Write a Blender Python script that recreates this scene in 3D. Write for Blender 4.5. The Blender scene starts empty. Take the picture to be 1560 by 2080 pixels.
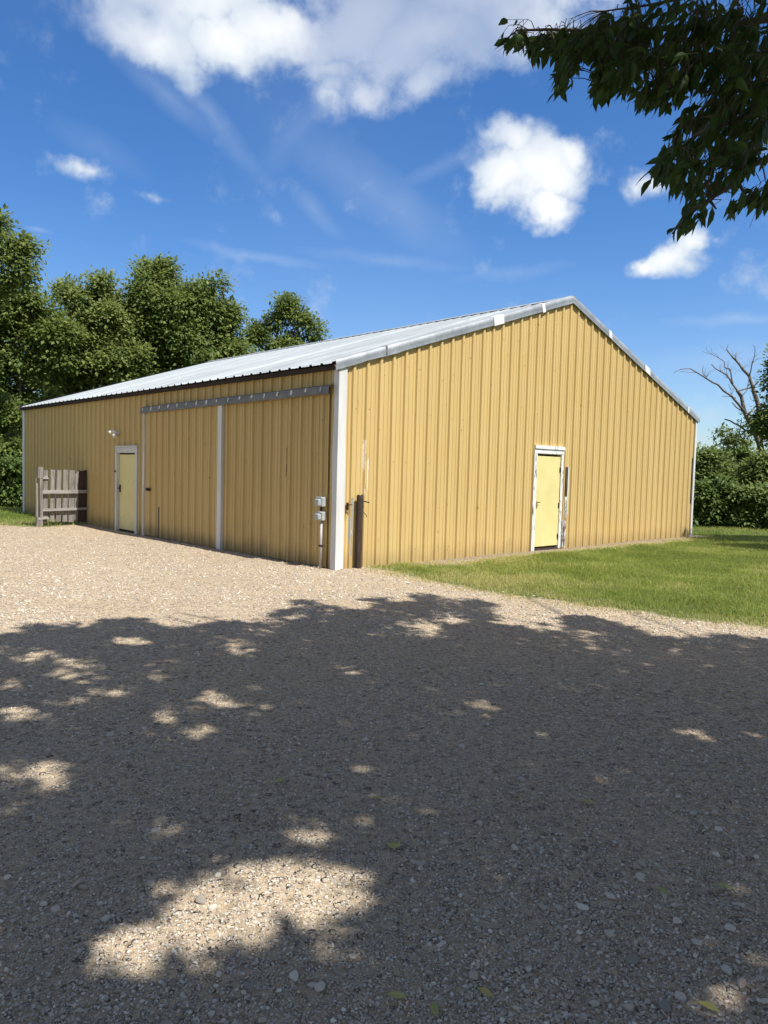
import bpy, math, random
import numpy as np
from mathutils import Vector, Matrix

rng = np.random.default_rng(7)
random.seed(7)
S = bpy.context.scene
COL = S.collection
R = math.radians

# ------------------------------------------------------------------ camera model
F, PITCH, ROLL, H = 1480.0, 0.0563, 0.0264, 1.6          # focal length in photo pixels (1560 x 2080)
CP, SP, CR, SR = math.cos(PITCH), math.sin(PITCH), math.cos(ROLL), math.sin(ROLL)

def ray(px, py):
    u, v = px-780.0, py-1040.0
    u, v = u*CR+v*SR, -u*SR+v*CR
    X, Y = u/F, -v/F
    return np.array([X, CP+Y*SP, Y*CP-SP])

def at(px, py, Y):                                       # point seen at a pixel, Y metres ahead
    r = ray(px, py)
    return np.array([0, 0, H]) + r*(Y/r[1])

def ground(px, py, z=0.0):
    r = ray(px, py)
    return np.array([0, 0, H]) + r*((z-H)/r[2])

def project(P):                                          # (n,3) -> pixel (n,2) and depth
    x, y, z = P[:, 0], P[:, 1], P[:, 2]-H
    Zc = y*CP-z*SP
    Yc = z*CP+y*SP
    Zs = np.where(Zc > 0.05, Zc, 0.05)
    u, v = F*x/Zs, -F*Yc/Zs
    return np.stack([780+u*CR-v*SR, 1040+u*SR+v*CR], 1), Zc

cam = bpy.data.cameras.new('camera')
camo = bpy.data.objects.new('camera', cam)
COL.objects.link(camo)
right = Vector((CR, SR*SP, SR*CP))
up = Vector((-SR, CR*SP, CR*CP))
back = right.cross(up)
camo.matrix_world = Matrix(((right.x, up.x, back.x, 0), (right.y, up.y, back.y, 0), (right.z, up.z, back.z, H), (0, 0, 0, 1)))
cam.sensor_fit = 'HORIZONTAL'
cam.sensor_width = 36
cam.lens = 36*F/1560
cam.clip_start = 0.05
cam.clip_end = 3000
S.camera = camo

# ------------------------------------------------------------------ barn frame and sun
ANG = 0.7542
D = np.array([math.cos(ANG), math.sin(ANG), 0.0])        # along the gable wall
E_ = np.array([-math.sin(ANG), math.cos(ANG), 0.0])      # along the side wall
C0 = np.array([-0.757, 11.617, 0.0])
W, L, HE, HR = 12.853, 15.394, 3.27, 5.40
SLOPE = (HR-HE)/(W/2)
EL, DEL = R(58), R(7)
sunh = -E_*math.cos(DEL)+D*math.sin(DEL)
SUN = sunh*math.cos(EL)+np.array([0, 0, math.sin(EL)])

def bloc(x, y, z):
    return C0+D*x+E_*y+np.array([0, 0, z])

# ------------------------------------------------------------------ helpers
def tag(o, label=None, cat=None, group=None, kind=None):
    if label: o['label'] = label
    if cat: o['category'] = cat
    if group: o['group'] = group
    if kind: o['kind'] = kind
    return o

def empty(name, loc, rz=0.0):
    o = bpy.data.objects.new(name, None)
    o.empty_display_size = 0.2
    o.location = loc
    o.rotation_euler = (0, 0, rz)
    COL.objects.link(o)
    return o

class MB:
    """collects boxes, tubes, sheets; build() links them as one mesh object"""
    def __init__(s):
        s.v, s.f, s.m, s.sm = [], [], [], []
    def add(s, verts, faces, mi=0, smooth=False):
        n = len(s.v)
        s.v += [tuple(map(float, p)) for p in verts]
        for f in faces:
            s.f.append(tuple(int(i)+n for i in f)); s.m.append(mi); s.sm.append(smooth)
        return s
    def box(s, a, b, mi=0, jit=0.0):
        x0, y0, z0 = a; x1, y1, z1 = b
        v = [(x0,y0,z0),(x1,y0,z0),(x1,y1,z0),(x0,y1,z0),(x0,y0,z1),(x1,y0,z1),(x1,y1,z1),(x0,y1,z1)]
        if jit: v = [tuple(c+random.uniform(-jit, jit) for c in p) for p in v]
        return s.add(v, [(0,3,2,1),(4,5,6,7),(0,1,5,4),(1,2,6,5),(2,3,7,6),(3,0,4,7)], mi)
    def hexa(s, v, mi=0):
        return s.add(v, [(0,3,2,1),(4,5,6,7),(0,1,5,4),(1,2,6,5),(2,3,7,6),(3,0,4,7)], mi)
    def bbox(s, a, b, r=0.01, mi=0):                     # box with bevelled edges
        import bmesh
        bm = bmesh.new()
        bmesh.ops.create_cube(bm, size=1)
        for v in bm.verts:
            v.co = Vector([a[i]+(v.co[i]+.5)*(b[i]-a[i]) for i in range(3)])
        bmesh.ops.bevel(bm, geom=list(bm.edges), offset=r, segments=2, affect='EDGES', profile=.5)
        bm.verts.index_update()
        s.add([v.co[:] for v in bm.verts], [[v.index for v in f.verts] for f in bm.faces], mi)
        bm.free()
        return s
    def tube(s, pts, rad, n=8, mi=0, cap=True):
        v, f = tube_arrays(pts, rad, n, cap)
        return s.add(v, f, mi, True)
    def build(s, name, mats, parent=None, loc=None):
        me = bpy.data.meshes.new(name)
        me.from_pydata(s.v, [], s.f)
        for m in (mats if isinstance(mats, (list, tuple)) else [mats]): me.materials.append(m)
        me.polygons.foreach_set('material_index', s.m)
        me.polygons.foreach_set('use_smooth', s.sm)
        me.update()
        o = bpy.data.objects.new(name, me)
        COL.objects.link(o)
        if parent: o.parent = parent
        if loc is not None: o.location = loc
        return o

def tube_arrays(pts, rad, n=8, cap=True):
    pts = [np.array(p, float) for p in pts]
    v, f = [], []
    a = None
    for i, p in enumerate(pts):
        t = pts[min(i+1, len(pts)-1)]-pts[max(i-1, 0)]
        t = t/(np.linalg.norm(t)+1e-9)
        if a is None:
            h = np.array([0, 0, 1.]) if abs(t[2]) < .9 else np.array([1., 0, 0])
            a = np.cross(t, h)
        a = a-t*np.dot(a, t); a /= np.linalg.norm(a)+1e-9
        b = np.cross(t, a)
        r = rad[i] if hasattr(rad, '__len__') else rad
        for k in range(n):
            q = 2*math.pi*k/n
            v.append(p+r*(a*math.cos(q)+b*math.sin(q)))
    for i in range(len(pts)-1):
        for k in range(n):
            k2 = (k+1) % n
            f.append((i*n+k, i*n+k2, (i+1)*n+k2, (i+1)*n+k))
    if cap:
        f.append(tuple(range(n))[::-1])
        f.append(tuple((len(pts)-1)*n+k for k in range(n)))
    return v, f

def np_mesh(name, V, T, mat, parent=None, attrs=None, smooth=False, loc=None):
    """V (n,3), T (m,3|4) -> linked mesh object; attrs {name: (n,) floats on points}"""
    me = bpy.data.meshes.new(name)
    k = T.shape[1]
    me.vertices.add(len(V)); me.vertices.foreach_set('co', V.astype(np.float32).ravel())
    me.loops.add(T.size); me.loops.foreach_set('vertex_index', T.astype(np.int32).ravel())
    me.polygons.add(len(T))
    me.polygons.foreach_set('loop_start', np.arange(0, T.size, k, dtype=np.int32))
    me.polygons.foreach_set('loop_total', np.full(len(T), k, dtype=np.int32))
    me.polygons.foreach_set('use_smooth', np.full(len(T), smooth, dtype=bool))
    for an, av in (attrs or {}).items():
        at_ = me.attributes.new(an, 'FLOAT', 'POINT')
        at_.data.foreach_set('value', av.astype(np.float32))
    for m in (mat if isinstance(mat, (list, tuple)) else [mat]): me.materials.append(m)
    me.update(calc_edges=True)
    o = bpy.data.objects.new(name, me)
    COL.objects.link(o)
    if parent: o.parent = parent
    if loc is not None: o.location = loc
    return o

def scatter(tv, tf, org, Rm, sc):
    """copies of a template: tv (k,3), tf (m,c), org (n,3), Rm (n,3,3) columns = axes, sc (n,) or (n,3)"""
    n, k = len(org), len(tv)
    sc = np.asarray(sc)
    if sc.ndim == 1: sc = sc[:, None]
    loc = tv[None]*sc[:, None, :] if sc.shape[1] == 3 else tv[None]*sc[:, None, :]
    V = np.einsum('nij,nkj->nki', Rm, loc)+org[:, None, :]
    T = tf[None]+(np.arange(n)*k)[:, None, None]
    return V.reshape(-1, 3), T.reshape(-1, tf.shape[1])

def norm(a):
    return a/(np.linalg.norm(a, axis=-1, keepdims=True)+1e-9)

def frames(direction, hint):
    """rotation whose y axis = direction, z axis near hint"""
    y = norm(direction)
    x = norm(np.cross(y, hint))
    z = np.cross(x, y)
    return np.stack([x, y, z], -1)

_tab = np.random.default_rng(3).random((256, 256))
def vnoise(x, y):
    xi, yi = np.floor(x).astype(int), np.floor(y).astype(int)
    fx, fy = x-xi, y-yi
    fx, fy = fx*fx*(3-2*fx), fy*fy*(3-2*fy)
    g = lambda i, j: _tab[(xi+i) & 255, (yi+j) & 255]
    return (g(0,0)*(1-fx)+g(1,0)*fx)*(1-fy)+(g(0,1)*(1-fx)+g(1,1)*fx)*fy
def fbm(x, y, o=4):
    t, a, s = 0, .5, 0
    for i in range(o):
        t = t+a*vnoise(x*2**i+17.3*i, y*2**i+5.1*i); s += a; a *= .5
    return t/s

def in_poly(x, y, poly):
    poly = np.asarray(poly)
    inside = np.zeros(np.shape(x), bool)
    j = len(poly)-1
    for i in range(len(poly)):
        xi, yi = poly[i][:2]; xj, yj = poly[j][:2]
        c = ((yi > y) != (yj > y)) & (x < (xj-xi)*(y-yi)/((yj-yi)+1e-12)+xi)
        inside ^= c
        j = i
    return inside

def in_ellipses(q, E):
    m = np.zeros(len(q))
    for e in E:
        cx, cy, rx, ry = e[:4]
        a = e[4] if len(e) > 4 else 0.0
        dx, dy = q[:, 0]-cx, q[:, 1]-cy
        c, s = math.cos(a), math.sin(a)
        m = np.maximum(m, 1-np.sqrt(((dx*c+dy*s)/rx)**2+((-dx*s+dy*c)/ry)**2))
    return m                                              # 1 at a centre, 0 at the rim

# ------------------------------------------------------------------ materials
def material(name):
    m = bpy.data.materials.new(name)
    m.use_nodes = True
    nt = m.node_tree
    b = nt.nodes['Principled BSDF']
    return m, nt, b

def N(nt, typ, props=None, **inp):
    n = nt.nodes.new(typ)
    for k, v in (props or {}).items(): setattr(n, k, v)
    for k, v in inp.items():
        k2 = k.replace('_', ' ')
        sock = n.inputs[int(k[1:])] if k[0] == 'i' and k[1:].isdigit() else n.inputs[k2]
        if isinstance(v, bpy.types.NodeSocket): nt.links.new(v, sock)
        else: sock.default_value = v
    return n

def noise(nt, vec, scale, detail=4, rough=.55, out='Fac'):
    return N(nt, 'ShaderNodeTexNoise', Vector=vec, Scale=scale, Detail=detail, Roughness=rough).outputs[out]

def ramp(nt, fac, stops):
    n = N(nt, 'ShaderNodeValToRGB', Fac=fac)
    cr = n.color_ramp
    while len(cr.elements) < len(stops): cr.elements.new(0.5)
    for e, (p, c) in zip(cr.elements, stops):
        e.position = p
        e.color = (*c, 1) if len(c) == 3 else c
    return n.outputs['Color']

def mix(nt, fac, a, b, mode='MIX'):
    n = nt.nodes.new('ShaderNodeMix')
    n.data_type = 'RGBA'; n.blend_type = mode
    for s, v in ((n.inputs[0], fac), (n.inputs[6], a), (n.inputs[7], b)):
        if isinstance(v, bpy.types.NodeSocket): nt.links.new(v, s)
        elif isinstance(v, (int, float)): s.default_value = v
        else: s.default_value = (*v, 1) if len(v) == 3 else v
    return n.outputs[2]

def M(nt, op, a, b=None, c=None, clamp=False):
    n = nt.nodes.new('ShaderNodeMath')
    n.operation = op; n.use_clamp = clamp
    for i, v in enumerate((a, b, c)):
        if v is None: continue
        if isinstance(v, bpy.types.NodeSocket): nt.links.new(v, n.inputs[i])
        else: n.inputs[i].default_value = v
    return n.outputs[0]

def sstep(nt, v, a, b):
    n = N(nt, 'ShaderNodeMapRange', {'interpolation_type': 'SMOOTHSTEP'})
    nt.links.new(v, n.inputs[0])
    n.inputs[1].default_value, n.inputs[2].default_value = a, b
    return n.outputs[0]

def coords(nt, scale=(1, 1, 1)):
    t = nt.nodes.new('ShaderNodeTexCoord')
    mp = N(nt, 'ShaderNodeMapping', Vector=t.outputs['Object'])
    mp.inputs['Scale'].default_value = scale
    return mp.outputs[0]

def bump(nt, b, height, strength=.3, dist=.01):
    n = N(nt, 'ShaderNodeBump', Height=height, Strength=strength, Distance=dist)
    nt.links.new(n.outputs[0], b.inputs['Normal'])

def setv(nt, sock, v):
    if isinstance(v, bpy.types.NodeSocket): nt.links.new(v, sock)
    else: sock.default_value = (*v, 1) if hasattr(v, '__len__') and len(v) == 3 else v

def mat_plain(name, c1, c2, rough=.6, scale=6, metal=0.0, stretch=(1, 1, 1), bmp=0.0):
    m, nt, b = material(name)
    co = coords(nt, stretch)
    n = noise(nt, co, scale, 5, .6)
    setv(nt, b.inputs['Base Color'], ramp(nt, n, [(.3, c1), (.7, c2)]))
    b.inputs['Roughness'].default_value = rough
    b.inputs['Metallic'].default_value = metal
    if bmp: bump(nt, b, n, bmp, .01)
    return m

def box_mask(nt, u, z, u0, u1, z0, z1, soft=.02):
    a = M(nt, 'MULTIPLY', sstep(nt, u, u0-soft, u0+soft), sstep(nt, u, u1+soft, u1-soft))
    c = M(nt, 'MULTIPLY', sstep(nt, z, z0-soft*4, z0+soft*4), sstep(nt, z, z1+soft*4, z1-soft*4))
    return M(nt, 'MULTIPLY', a, c)

def mat_siding(name, axis, marks=(), tint=(0.60, 0.43, 0.175), mud=.32):
    m, nt, b = material(name)
    tc = nt.nodes.new('ShaderNodeTexCoord')
    sep = N(nt, 'ShaderNodeSeparateXYZ', Vector=tc.outputs['Object'])
    u, z = sep.outputs['X' if axis == 'x' else 'Y'], sep.outputs['Z']
    co = coords(nt)
    streak = noise(nt, coords(nt, (7, 7, .35)), 1.0, 4, .6)
    cloud = noise(nt, co, .8, 3)
    fine = noise(nt, coords(nt, (30, 30, 5)), 1.0, 3, .7)
    t = tint
    base = ramp(nt, streak, [(.25, (t[0]*.86, t[1]*.84, t[2]*.80)), (.55, t), (.8, (t[0]*1.06, t[1]*1.09, t[2]*1.22))])
    base = mix(nt, M(nt, 'MULTIPLY', cloud, .35), base, (t[0]*1.05, t[1]*1.12, t[2]*1.35))
    # sheet to sheet tone (each sheet three ribs wide)
    sheet = N(nt, 'ShaderNodeTexWhiteNoise', {'noise_dimensions': '1D'}, W=M(nt, 'FLOOR', M(nt, 'DIVIDE', u, .876))).outputs['Value']
    base = mix(nt, M(nt, 'MULTIPLY', sheet, .10), base, (t[0]*.72, t[1]*.72, t[2]*.72))
    # mud splash along the foot, uneven top edge
    edge = M(nt, 'ADD', M(nt, 'MULTIPLY', noise(nt, coords(nt, (5, 5, 1.5)), 1.0, 5, .65), .55), .0)
    dirt = sstep(nt, M(nt, 'SUBTRACT', z, edge), .10, -.28)
    base = mix(nt, M(nt, 'MULTIPLY', dirt, mud), base, (.15, .115, .065))
    # small chips and rust spots
    ch = noise(nt, coords(nt, (16, 16, 9)), 1.0, 2, .4)
    chips = sstep(nt, ch, .73, .76)
    base = mix(nt, M(nt, 'MULTIPLY', chips, .7), base, (.26, .14, .06))
    base = mix(nt, M(nt, 'MULTIPLY', sstep(nt, fine, .55, .8), .18), base, (t[0]*.6, t[1]*.58, t[2]*.5))
    rough = .5
    for (u0, u1, z0, z1, thr, colr) in marks:
        k = M(nt, 'MULTIPLY', box_mask(nt, u, z, u0, u1, z0, z1), 1.0)
        nn = noise(nt, coords(nt, (14, 14, 3.2)), 1.0, 5, .7)
        k = sstep(nt, M(nt, 'MULTIPLY', k, M(nt, 'ADD', nn, .22)), thr-.03, thr+.03)
        base = mix(nt, k, base, colr)
    setv(nt, b.inputs['Base Color'], base)
    b.inputs['Roughness'].default_value = rough
    b.inputs['Specular IOR Level'].default_value = .35
    bump(nt, b, M(nt, 'ADD', fine, M(nt, 'MULTIPLY', cloud, 2.0)), .12, .004)
    return m

PEEL, BARE, DARK = (.74, .70, .60), (.30, .30, .27), (.03, .025, .02)
m_gable = mat_siding('gable_siding_paint', 'x', [
    (.515, .575, 1.15, 2.15, .71, PEEL), (.60, .67, 1.20, 1.85, .68, PEEL), (.54, .60, 1.2, 2.0, .80, (.16, .07, .03)), (.60, .66, 1.3, 2.0, .80, (.10, .05, .03)), (.50, .56, 1.0, 2.3, .83, (.06, .04, .03)), (.38, .42, 2.3, 3.3, .78, (.30, .17, .06)),
    (.61, .66, 1.2, 1.5, .74, BARE), (.262, .335, .16, 1.19, .60, BARE), (.23, .29, .34, .88, .68, (.42, .43, .40)), (.26, .31, .5, .8, .76, PEEL),
    (12.735, 12.79, .9, 2.2, .35, DARK), (4.6, 4.75, .3, .9, .80, (.3, .18, .08))])
m_side = mat_siding('side_siding_paint', 'y', [(1.45, 1.52, 1.35, 2.0, .72, (.10, .05, .02)), (6.2, 6.8, 0, .35, .66, (.06, .05, .03))], (.535, .39, .150), .6)
m_slider = mat_siding('sliding_door_paint', 'y', [(1.30, 1.36, 1.4, 2.0, .66, (.10, .05, .02)), (6.0, 6.08, 0, .7, .5, (.07, .06, .035))], (.55, .395, .155), .6)
m_white = mat_plain('white_trim_paint', (.58, .58, .57), (.72, .72, .71), .45, 2.2, 0, (4, 4, .6), .05)
m_white_old = mat_plain('grey_white_trim_paint', (.50, .50, .48), (.66, .66, .63), .55, 3, 0, (5, 5, .7), .08)
m_dark_gap = mat_plain('painted_interior_shade', (.012, .010, .009), (.03, .026, .022), .9, 4)
m_eave = mat_plain('dark_brown_eave_trim', (.038, .028, .023), (.060, .045, .038), .85, 3)
m_eave.node_tree.nodes['Principled BSDF'].inputs['Specular IOR Level'].default_value = .1
m_galv = None

def mat_galv(name, lo, hi, rough=.42, metal=.55, rust=0.0, smudge=0.5):
    m, nt, b = material(name)
    co = coords(nt)
    a = noise(nt, coords(nt, (1, 1, 1)), 2.3, 6, .65)
    v = N(nt, 'ShaderNodeTexVoronoi', Vector=co, Scale=28.0).outputs['Color']
    c = ramp(nt, a, [(.28, lo), (.5, tuple((x+y)/2 for x, y in zip(lo, hi))), (.72, hi)])
    bw = N(nt, 'ShaderNodeRGBToBW', Color=v).outputs[0]
    c = mix(nt, M(nt, 'MULTIPLY', bw, .22), c, tuple(x*.7 for x in lo))
    if rust:
        c = mix(nt, M(nt, 'MULTIPLY', sstep(nt, noise(nt, co, 3.1, 5, .7), .6, .72), rust), c, (.22, .13, .08))
    setv(nt, b.inputs['Base Color'], c)
    b.inputs['Metallic'].default_value = metal
    setv(nt, b.inputs['Roughness'], M(nt, 'ADD', M(nt, 'MULTIPLY', a, .3), rough-.15))
    bump(nt, b, noise(nt, co, 5.0, 4, .6), .35, .02)
    return m
m_rake = mat_galv('galvanized_rake_metal', (.22, .245, .27), (.40, .43, .455), .5, .3)
m_track = mat_galv('galvanized_track_metal', (.135, .135, .135), (.22, .22, .215), .7, .1, .25)
m_track_hi = mat_galv('bright_galvanized_bracket', (.34, .35, .35), (.50, .51, .52), .6, .1)

def mat_roof():
    m, nt, b = material('galvanized_roof_sheet')
    st = noise(nt, coords(nt, (.5, 7, .5)), 1.0, 4, .6)
    yy = N(nt, 'ShaderNodeSeparateXYZ', Vector=coords(nt)).outputs['Y']
    sht = N(nt, 'ShaderNodeTexWhiteNoise', {'noise_dimensions': '1D'}, W=M(nt, 'FLOOR', M(nt, 'DIVIDE', yy, .876))).outputs['Value']
    pa = noise(nt, coords(nt, (.25, .8, .25)), 1.0, 5, .6)
    c = ramp(nt, st, [(.25, (.22, .25, .27)), (.6, (.38, .415, .44)), (.85, (.52, .545, .56))])
    c = mix(nt, M(nt, 'MULTIPLY', sstep(nt, pa, .52, .68), .5), c, (.21, .245, .27))
    c = mix(nt, M(nt, 'MULTIPLY', sstep(nt, noise(nt, coords(nt, (2, 9, 2)), 1.0, 4, .7), .62, .72), .55), c, (.19, .17, .15))
    c = mix(nt, M(nt, 'MULTIPLY', sht, .45), c, (.20, .23, .25))
    setv(nt, b.inputs['Base Color'], c)
    b.inputs['Metallic'].default_value = .1
    b.inputs['Specular IOR Level'].default_value = .3
    b.inputs['Roughness'].default_value = .6
    bump(nt, b, pa, .2, .02)
    return m
m_roof = mat_roof()
m_tape = mat_plain('white_repair_tape', (.74, .75, .74), (.80, .80, .80), .4, 9)
m_pink = mat_plain('faded_red_metal_flap', (.50, .20, .18), (.60, .30, .27), .5, 8)
m_leafdoor = mat_plain('pale_yellow_door_paint', (.66, .57, .24), (.75, .66, .31), .5, 2.0, 0, (1, 1, 1), .06)
m_black = mat_plain('dark_iron', (.02, .017, .015), (.07, .045, .03), .6, 14, .5)

def mat_oldpaint(name, thr, under=(.20, .17, .14)):
    m, nt, b = material(name)
    n1 = noise(nt, coords(nt, (20, 20, 4)), 1.0, 6, .7)
    n2 = noise(nt, coords(nt, (60, 60, 3)), 1.0, 3, .6)
    wood = ramp(nt, n2, [(.3, tuple(x*.6 for x in under)), (.7, tuple(x*1.4 for x in under))])
    paint = ramp(nt, noise(nt, coords(nt), 9.0, 4), [(.3, (.62, .63, .62)), (.7, (.78, .78, .76))])
    k = sstep(nt, n1, thr-.04, thr+.04)
    setv(nt, b.inputs['Base Color'], mix(nt, k, paint, wood))
    b.inputs['Roughness'].default_value = .75
    bump(nt, b, M(nt, 'SUBTRACT', n2, M(nt, 'MULTIPLY', k, .6)), .4, .006)
    return m
m_peel = mat_oldpaint('peeling_white_paint', .57)
m_peel2 = mat_oldpaint('badly_peeled_white_paint', .49, (.17, .13, .10))

def mat_wood(name, dark, mid, light, along='z'):
    m, nt, b = material(name)
    sc = {'z': (34, 34, 2.0), 'x': (2.0, 34, 34)}[along]
    g = noise(nt, coords(nt, sc), 1.0, 6, .7)
    big = noise(nt, coords(nt), 4.0, 4, .6)
    attr = N(nt, 'ShaderNodeObjectInfo').outputs['Random']
    c = ramp(nt, g, [(.28, dark), (.5, mid), (.75, light)])
    c = mix(nt, M(nt, 'MULTIPLY', sstep(nt, big, .48, .72), .5), c, dark)
    c = mix(nt, M(nt, 'MULTIPLY', attr, .35), c, tuple(x*.55 for x in mid))
    setv(nt, b.inputs['Base Color'], c)
    b.inputs['Roughness'].default_value = .85
    bump(nt, b, g, .6, .006)
    return m
m_wood = mat_wood('weathered_grey_brown_wood', (.085, .072, .064), (.25, .225, .205), (.44, .41, .38))
m_woodx = mat_wood('weathered_grey_rail_wood', (.15, .135, .125), (.36, .335, .31), (.50, .475, .45), 'x')
m_post = mat_wood('dark_weathered_wood_and_picket_shade', (.016, .010, .007), (.050, .030, .021), (.15, .11, .085))

def mat_ground(name, kind):
    m, nt, b = material(name)
    co = coords(nt)
    big = noise(nt, co, .35, 4, .6)
    midn = noise(nt, co, 2.2, 5, .65)
    fin = noise(nt, co, 26.0, 5, .7)
    vo = N(nt, 'ShaderNodeTexVoronoi', {'feature': 'F1'}, Vector=co, Scale=46.0, Randomness=1.0)
    vo2 = N(nt, 'ShaderNodeTexVoronoi', {'feature': 'F1'}, Vector=co, Scale=19.0, Randomness=1.0)
    w1 = N(nt, 'ShaderNodeSeparateColor', Color=vo.outputs['Color'])
    w2 = N(nt, 'ShaderNodeSeparateColor', Color=vo2.outputs['Color'])
    dirt = ramp(nt, fin, [(.30, (.17, .13, .088)), (.5, (.43, .34, .232)), (.72, (.66, .53, .372))])
    peb = ramp(nt, w1.outputs[0], [(0, (.12, .105, .09)), (.25, (.36, .30, .235)), (.7, (.64, .545, .435)), (1, (.82, .76, .66))])
    k = sstep(nt, vo.outputs['Distance'], .50, .30)
    k = M(nt, 'MULTIPLY', k, sstep(nt, w1.outputs[1], .28, .42))
    c = mix(nt, k, dirt, peb)
    peb2 = ramp(nt, w2.outputs[0], [(0, (.16, .13, .105)), (.5, (.50, .41, .31)), (1, (.76, .69, .57))])
    k2 = M(nt, 'MULTIPLY', sstep(nt, vo2.outputs['Distance'], .42, .26), sstep(nt, w2.outputs[1], .60, .68))
    c = mix(nt, k2, c, peb2)
    c = mix(nt, M(nt, 'MULTIPLY', sstep(nt, midn, .40, .70), .2), c, (.56, .445, .302))
    c = mix(nt, M(nt, 'MULTIPLY', sstep(nt, big, .35, .75), .2), c, (.61, .49, .335))
    gr = N(nt, 'ShaderNodeAttribute', {'attribute_name': 'grass'}).outputs['Fac']
    edge = M(nt, 'ADD', gr, M(nt, 'MULTIPLY', M(nt, 'SUBTRACT', noise(nt, co, 7.0, 5, .7), .5), .9))
    soil = ramp(nt, noise(nt, co, 11.0, 5, .7), [(.3, (.07, .095, .026)), (.55, (.13, .16, .045)), (.75, (.27, .24, .11))])
    c = mix(nt, sstep(nt, edge, .35, .65), c, soil)
    br = N(nt, 'ShaderNodeAttribute', {'attribute_name': 'bare'}).outputs['Fac']
    c = mix(nt, M(nt, 'MULTIPLY', br, .6), c, ramp(nt, fin, [(.3, (.10, .075, .055)), (.7, (.26, .205, .155))]))
    setv(nt, b.inputs['Base Color'], c)
    b.inputs['Roughness'].default_value = .95
    b.inputs['Specular IOR Level'].default_value = .15
    h = M(nt, 'ADD', M(nt, 'MULTIPLY', k, .9), M(nt, 'ADD', M(nt, 'MULTIPLY', k2, 1.5), fin))
    bump(nt, b, h, 1.0, .02)
    return m
m_gravel = mat_ground('tan_gravel_and_dirt', 'gravel')
m_lawn = m_gravel

def mat_stone():
    m, nt, b = material('pebble_stone')
    t = N(nt, 'ShaderNodeAttribute', {'attribute_name': 'tone'}).outputs['Fac']
    hue = N(nt, 'ShaderNodeAttribute', {'attribute_name': 'hue'}).outputs['Fac']
    n = noise(nt, coords(nt), 60.0, 4, .7)
    c = ramp(nt, t, [(0, (.15, .133, .112)), (.35, (.44, .39, .32)), (.7, (.64, .58, .48)), (1, (.82, .78, .69))])
    c = mix(nt, M(nt, 'MULTIPLY', sstep(nt, hue, .7, .85), .6), c, (.40, .27, .20))
    c = mix(nt, M(nt, 'MULTIPLY', sstep(nt, hue, .22, .08), .35), c, (.24, .25, .245))
    c = mix(nt, M(nt, 'MULTIPLY', n, .4), c, (.38, .345, .30))
    setv(nt, b.inputs['Base Color'], c)
    b.inputs['Roughness'].default_value = .85
    b.inputs['Specular IOR Level'].default_value = .25
    bump(nt, b, n, .3, .004)
    return m
m_stone = mat_stone()

def mat_foliage(name, dark, mid, light, trans=.35, attr='tone', rough=.55):
    m, nt, b = material(name)
    out = nt.nodes['Material Output']
    t = N(nt, 'ShaderNodeAttribute', {'attribute_name': attr}).outputs['Fac']
    c = ramp(nt, t, [(0, dark), (.5, mid), (1, light)])
    setv(nt, b.inputs['Base Color'], c)
    b.inputs['Roughness'].default_value = rough
    b.inputs['Specular IOR Level'].default_value = .3
    tr = N(nt, 'ShaderNodeBsdfTranslucent')
    nt.links.new(mix(nt, .5, c, tuple(x*1.6 for x in light)), tr.inputs['Color'])
    ms = N(nt, 'ShaderNodeMixShader', Fac=trans)
    nt.links.new(b.outputs[0], ms.inputs[1]); nt.links.new(tr.outputs[0], ms.inputs[2])
    nt.links.new(ms.outputs[0], out.inputs['Surface'])
    return m
m_leaf = mat_foliage('deciduous_leaves', (.046, .080, .017), (.125, .18, .040), (.27, .315, .09), .40)
m_leaf_y = mat_foliage('light_green_leaves', (.065, .105, .024), (.165, .22, .055), (.31, .345, .11), .42)
m_leaf_d = mat_foliage('dark_green_leaves', (.040, .070, .018), (.12, .175, .045), (.27, .33, .11), .40)
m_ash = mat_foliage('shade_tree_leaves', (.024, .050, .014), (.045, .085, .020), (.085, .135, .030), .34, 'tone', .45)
m_grass = mat_foliage('lawn_grass_blades', (.105, .18, .022), (.22, .32, .045), (.50, .47, .19), .45)
m_weed = mat_foliage('weed_leaves', (.05, .085, .018), (.10, .16, .035), (.19, .25, .07), .3)
m_fall = mat_foliage('yellow_green_fallen_leaf', (.36, .40, .13), (.50, .48, .16), (.60, .48, .14), .2)

def mat_bark(name, a, c):
    m, nt, b = material(name)
    n = noise(nt, coords(nt, (9, 9, 1.6)), 1.0, 6, .7)
    setv(nt, b.inputs['Base Color'], ramp(nt, n, [(.3, a), (.7, c)]))
    b.inputs['Roughness'].default_value = .9
    bump(nt, b, n, .7, .03)
    return m
m_bark = mat_bark('grey_brown_bark', (.05, .040, .032), (.16, .135, .11))
m_dead = mat_bark('bare_dead_wood', (.075, .058, .052), (.27, .235, .21))

# ------------------------------------------------------------------ ground
foot_ax = np.array([[*bloc(0, 0, 0)[:2]], [*bloc(W, 0, 0)[:2]]])
edge_px = [(772, 1156), (830, 1170), (900, 1184), (1000, 1204), (1080, 1212), (1150, 1221), (1250, 1236), (1330, 1246), (1400, 1256), (1480, 1264), (1560, 1270)]
edge_pts = [ground(*p)[:2] for p in edge_px]
drive_poly = [(-26, 17.2), *[tuple(ground(x, y)[:2]) for x, y in ((-60, 1066), (0, 1066), (75, 1070))],
              tuple(bloc(0.6, 10.4, 0)[:2]), tuple(bloc(0.6, 0.6, 0)[:2]), tuple(bloc(0.75, -.02, 0)[:2]),
              *[tuple(p) for p in edge_pts], (6.5, 7.1), (10, 5.8), (17, 4.0), (17, -12), (-26, -12)]

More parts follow.
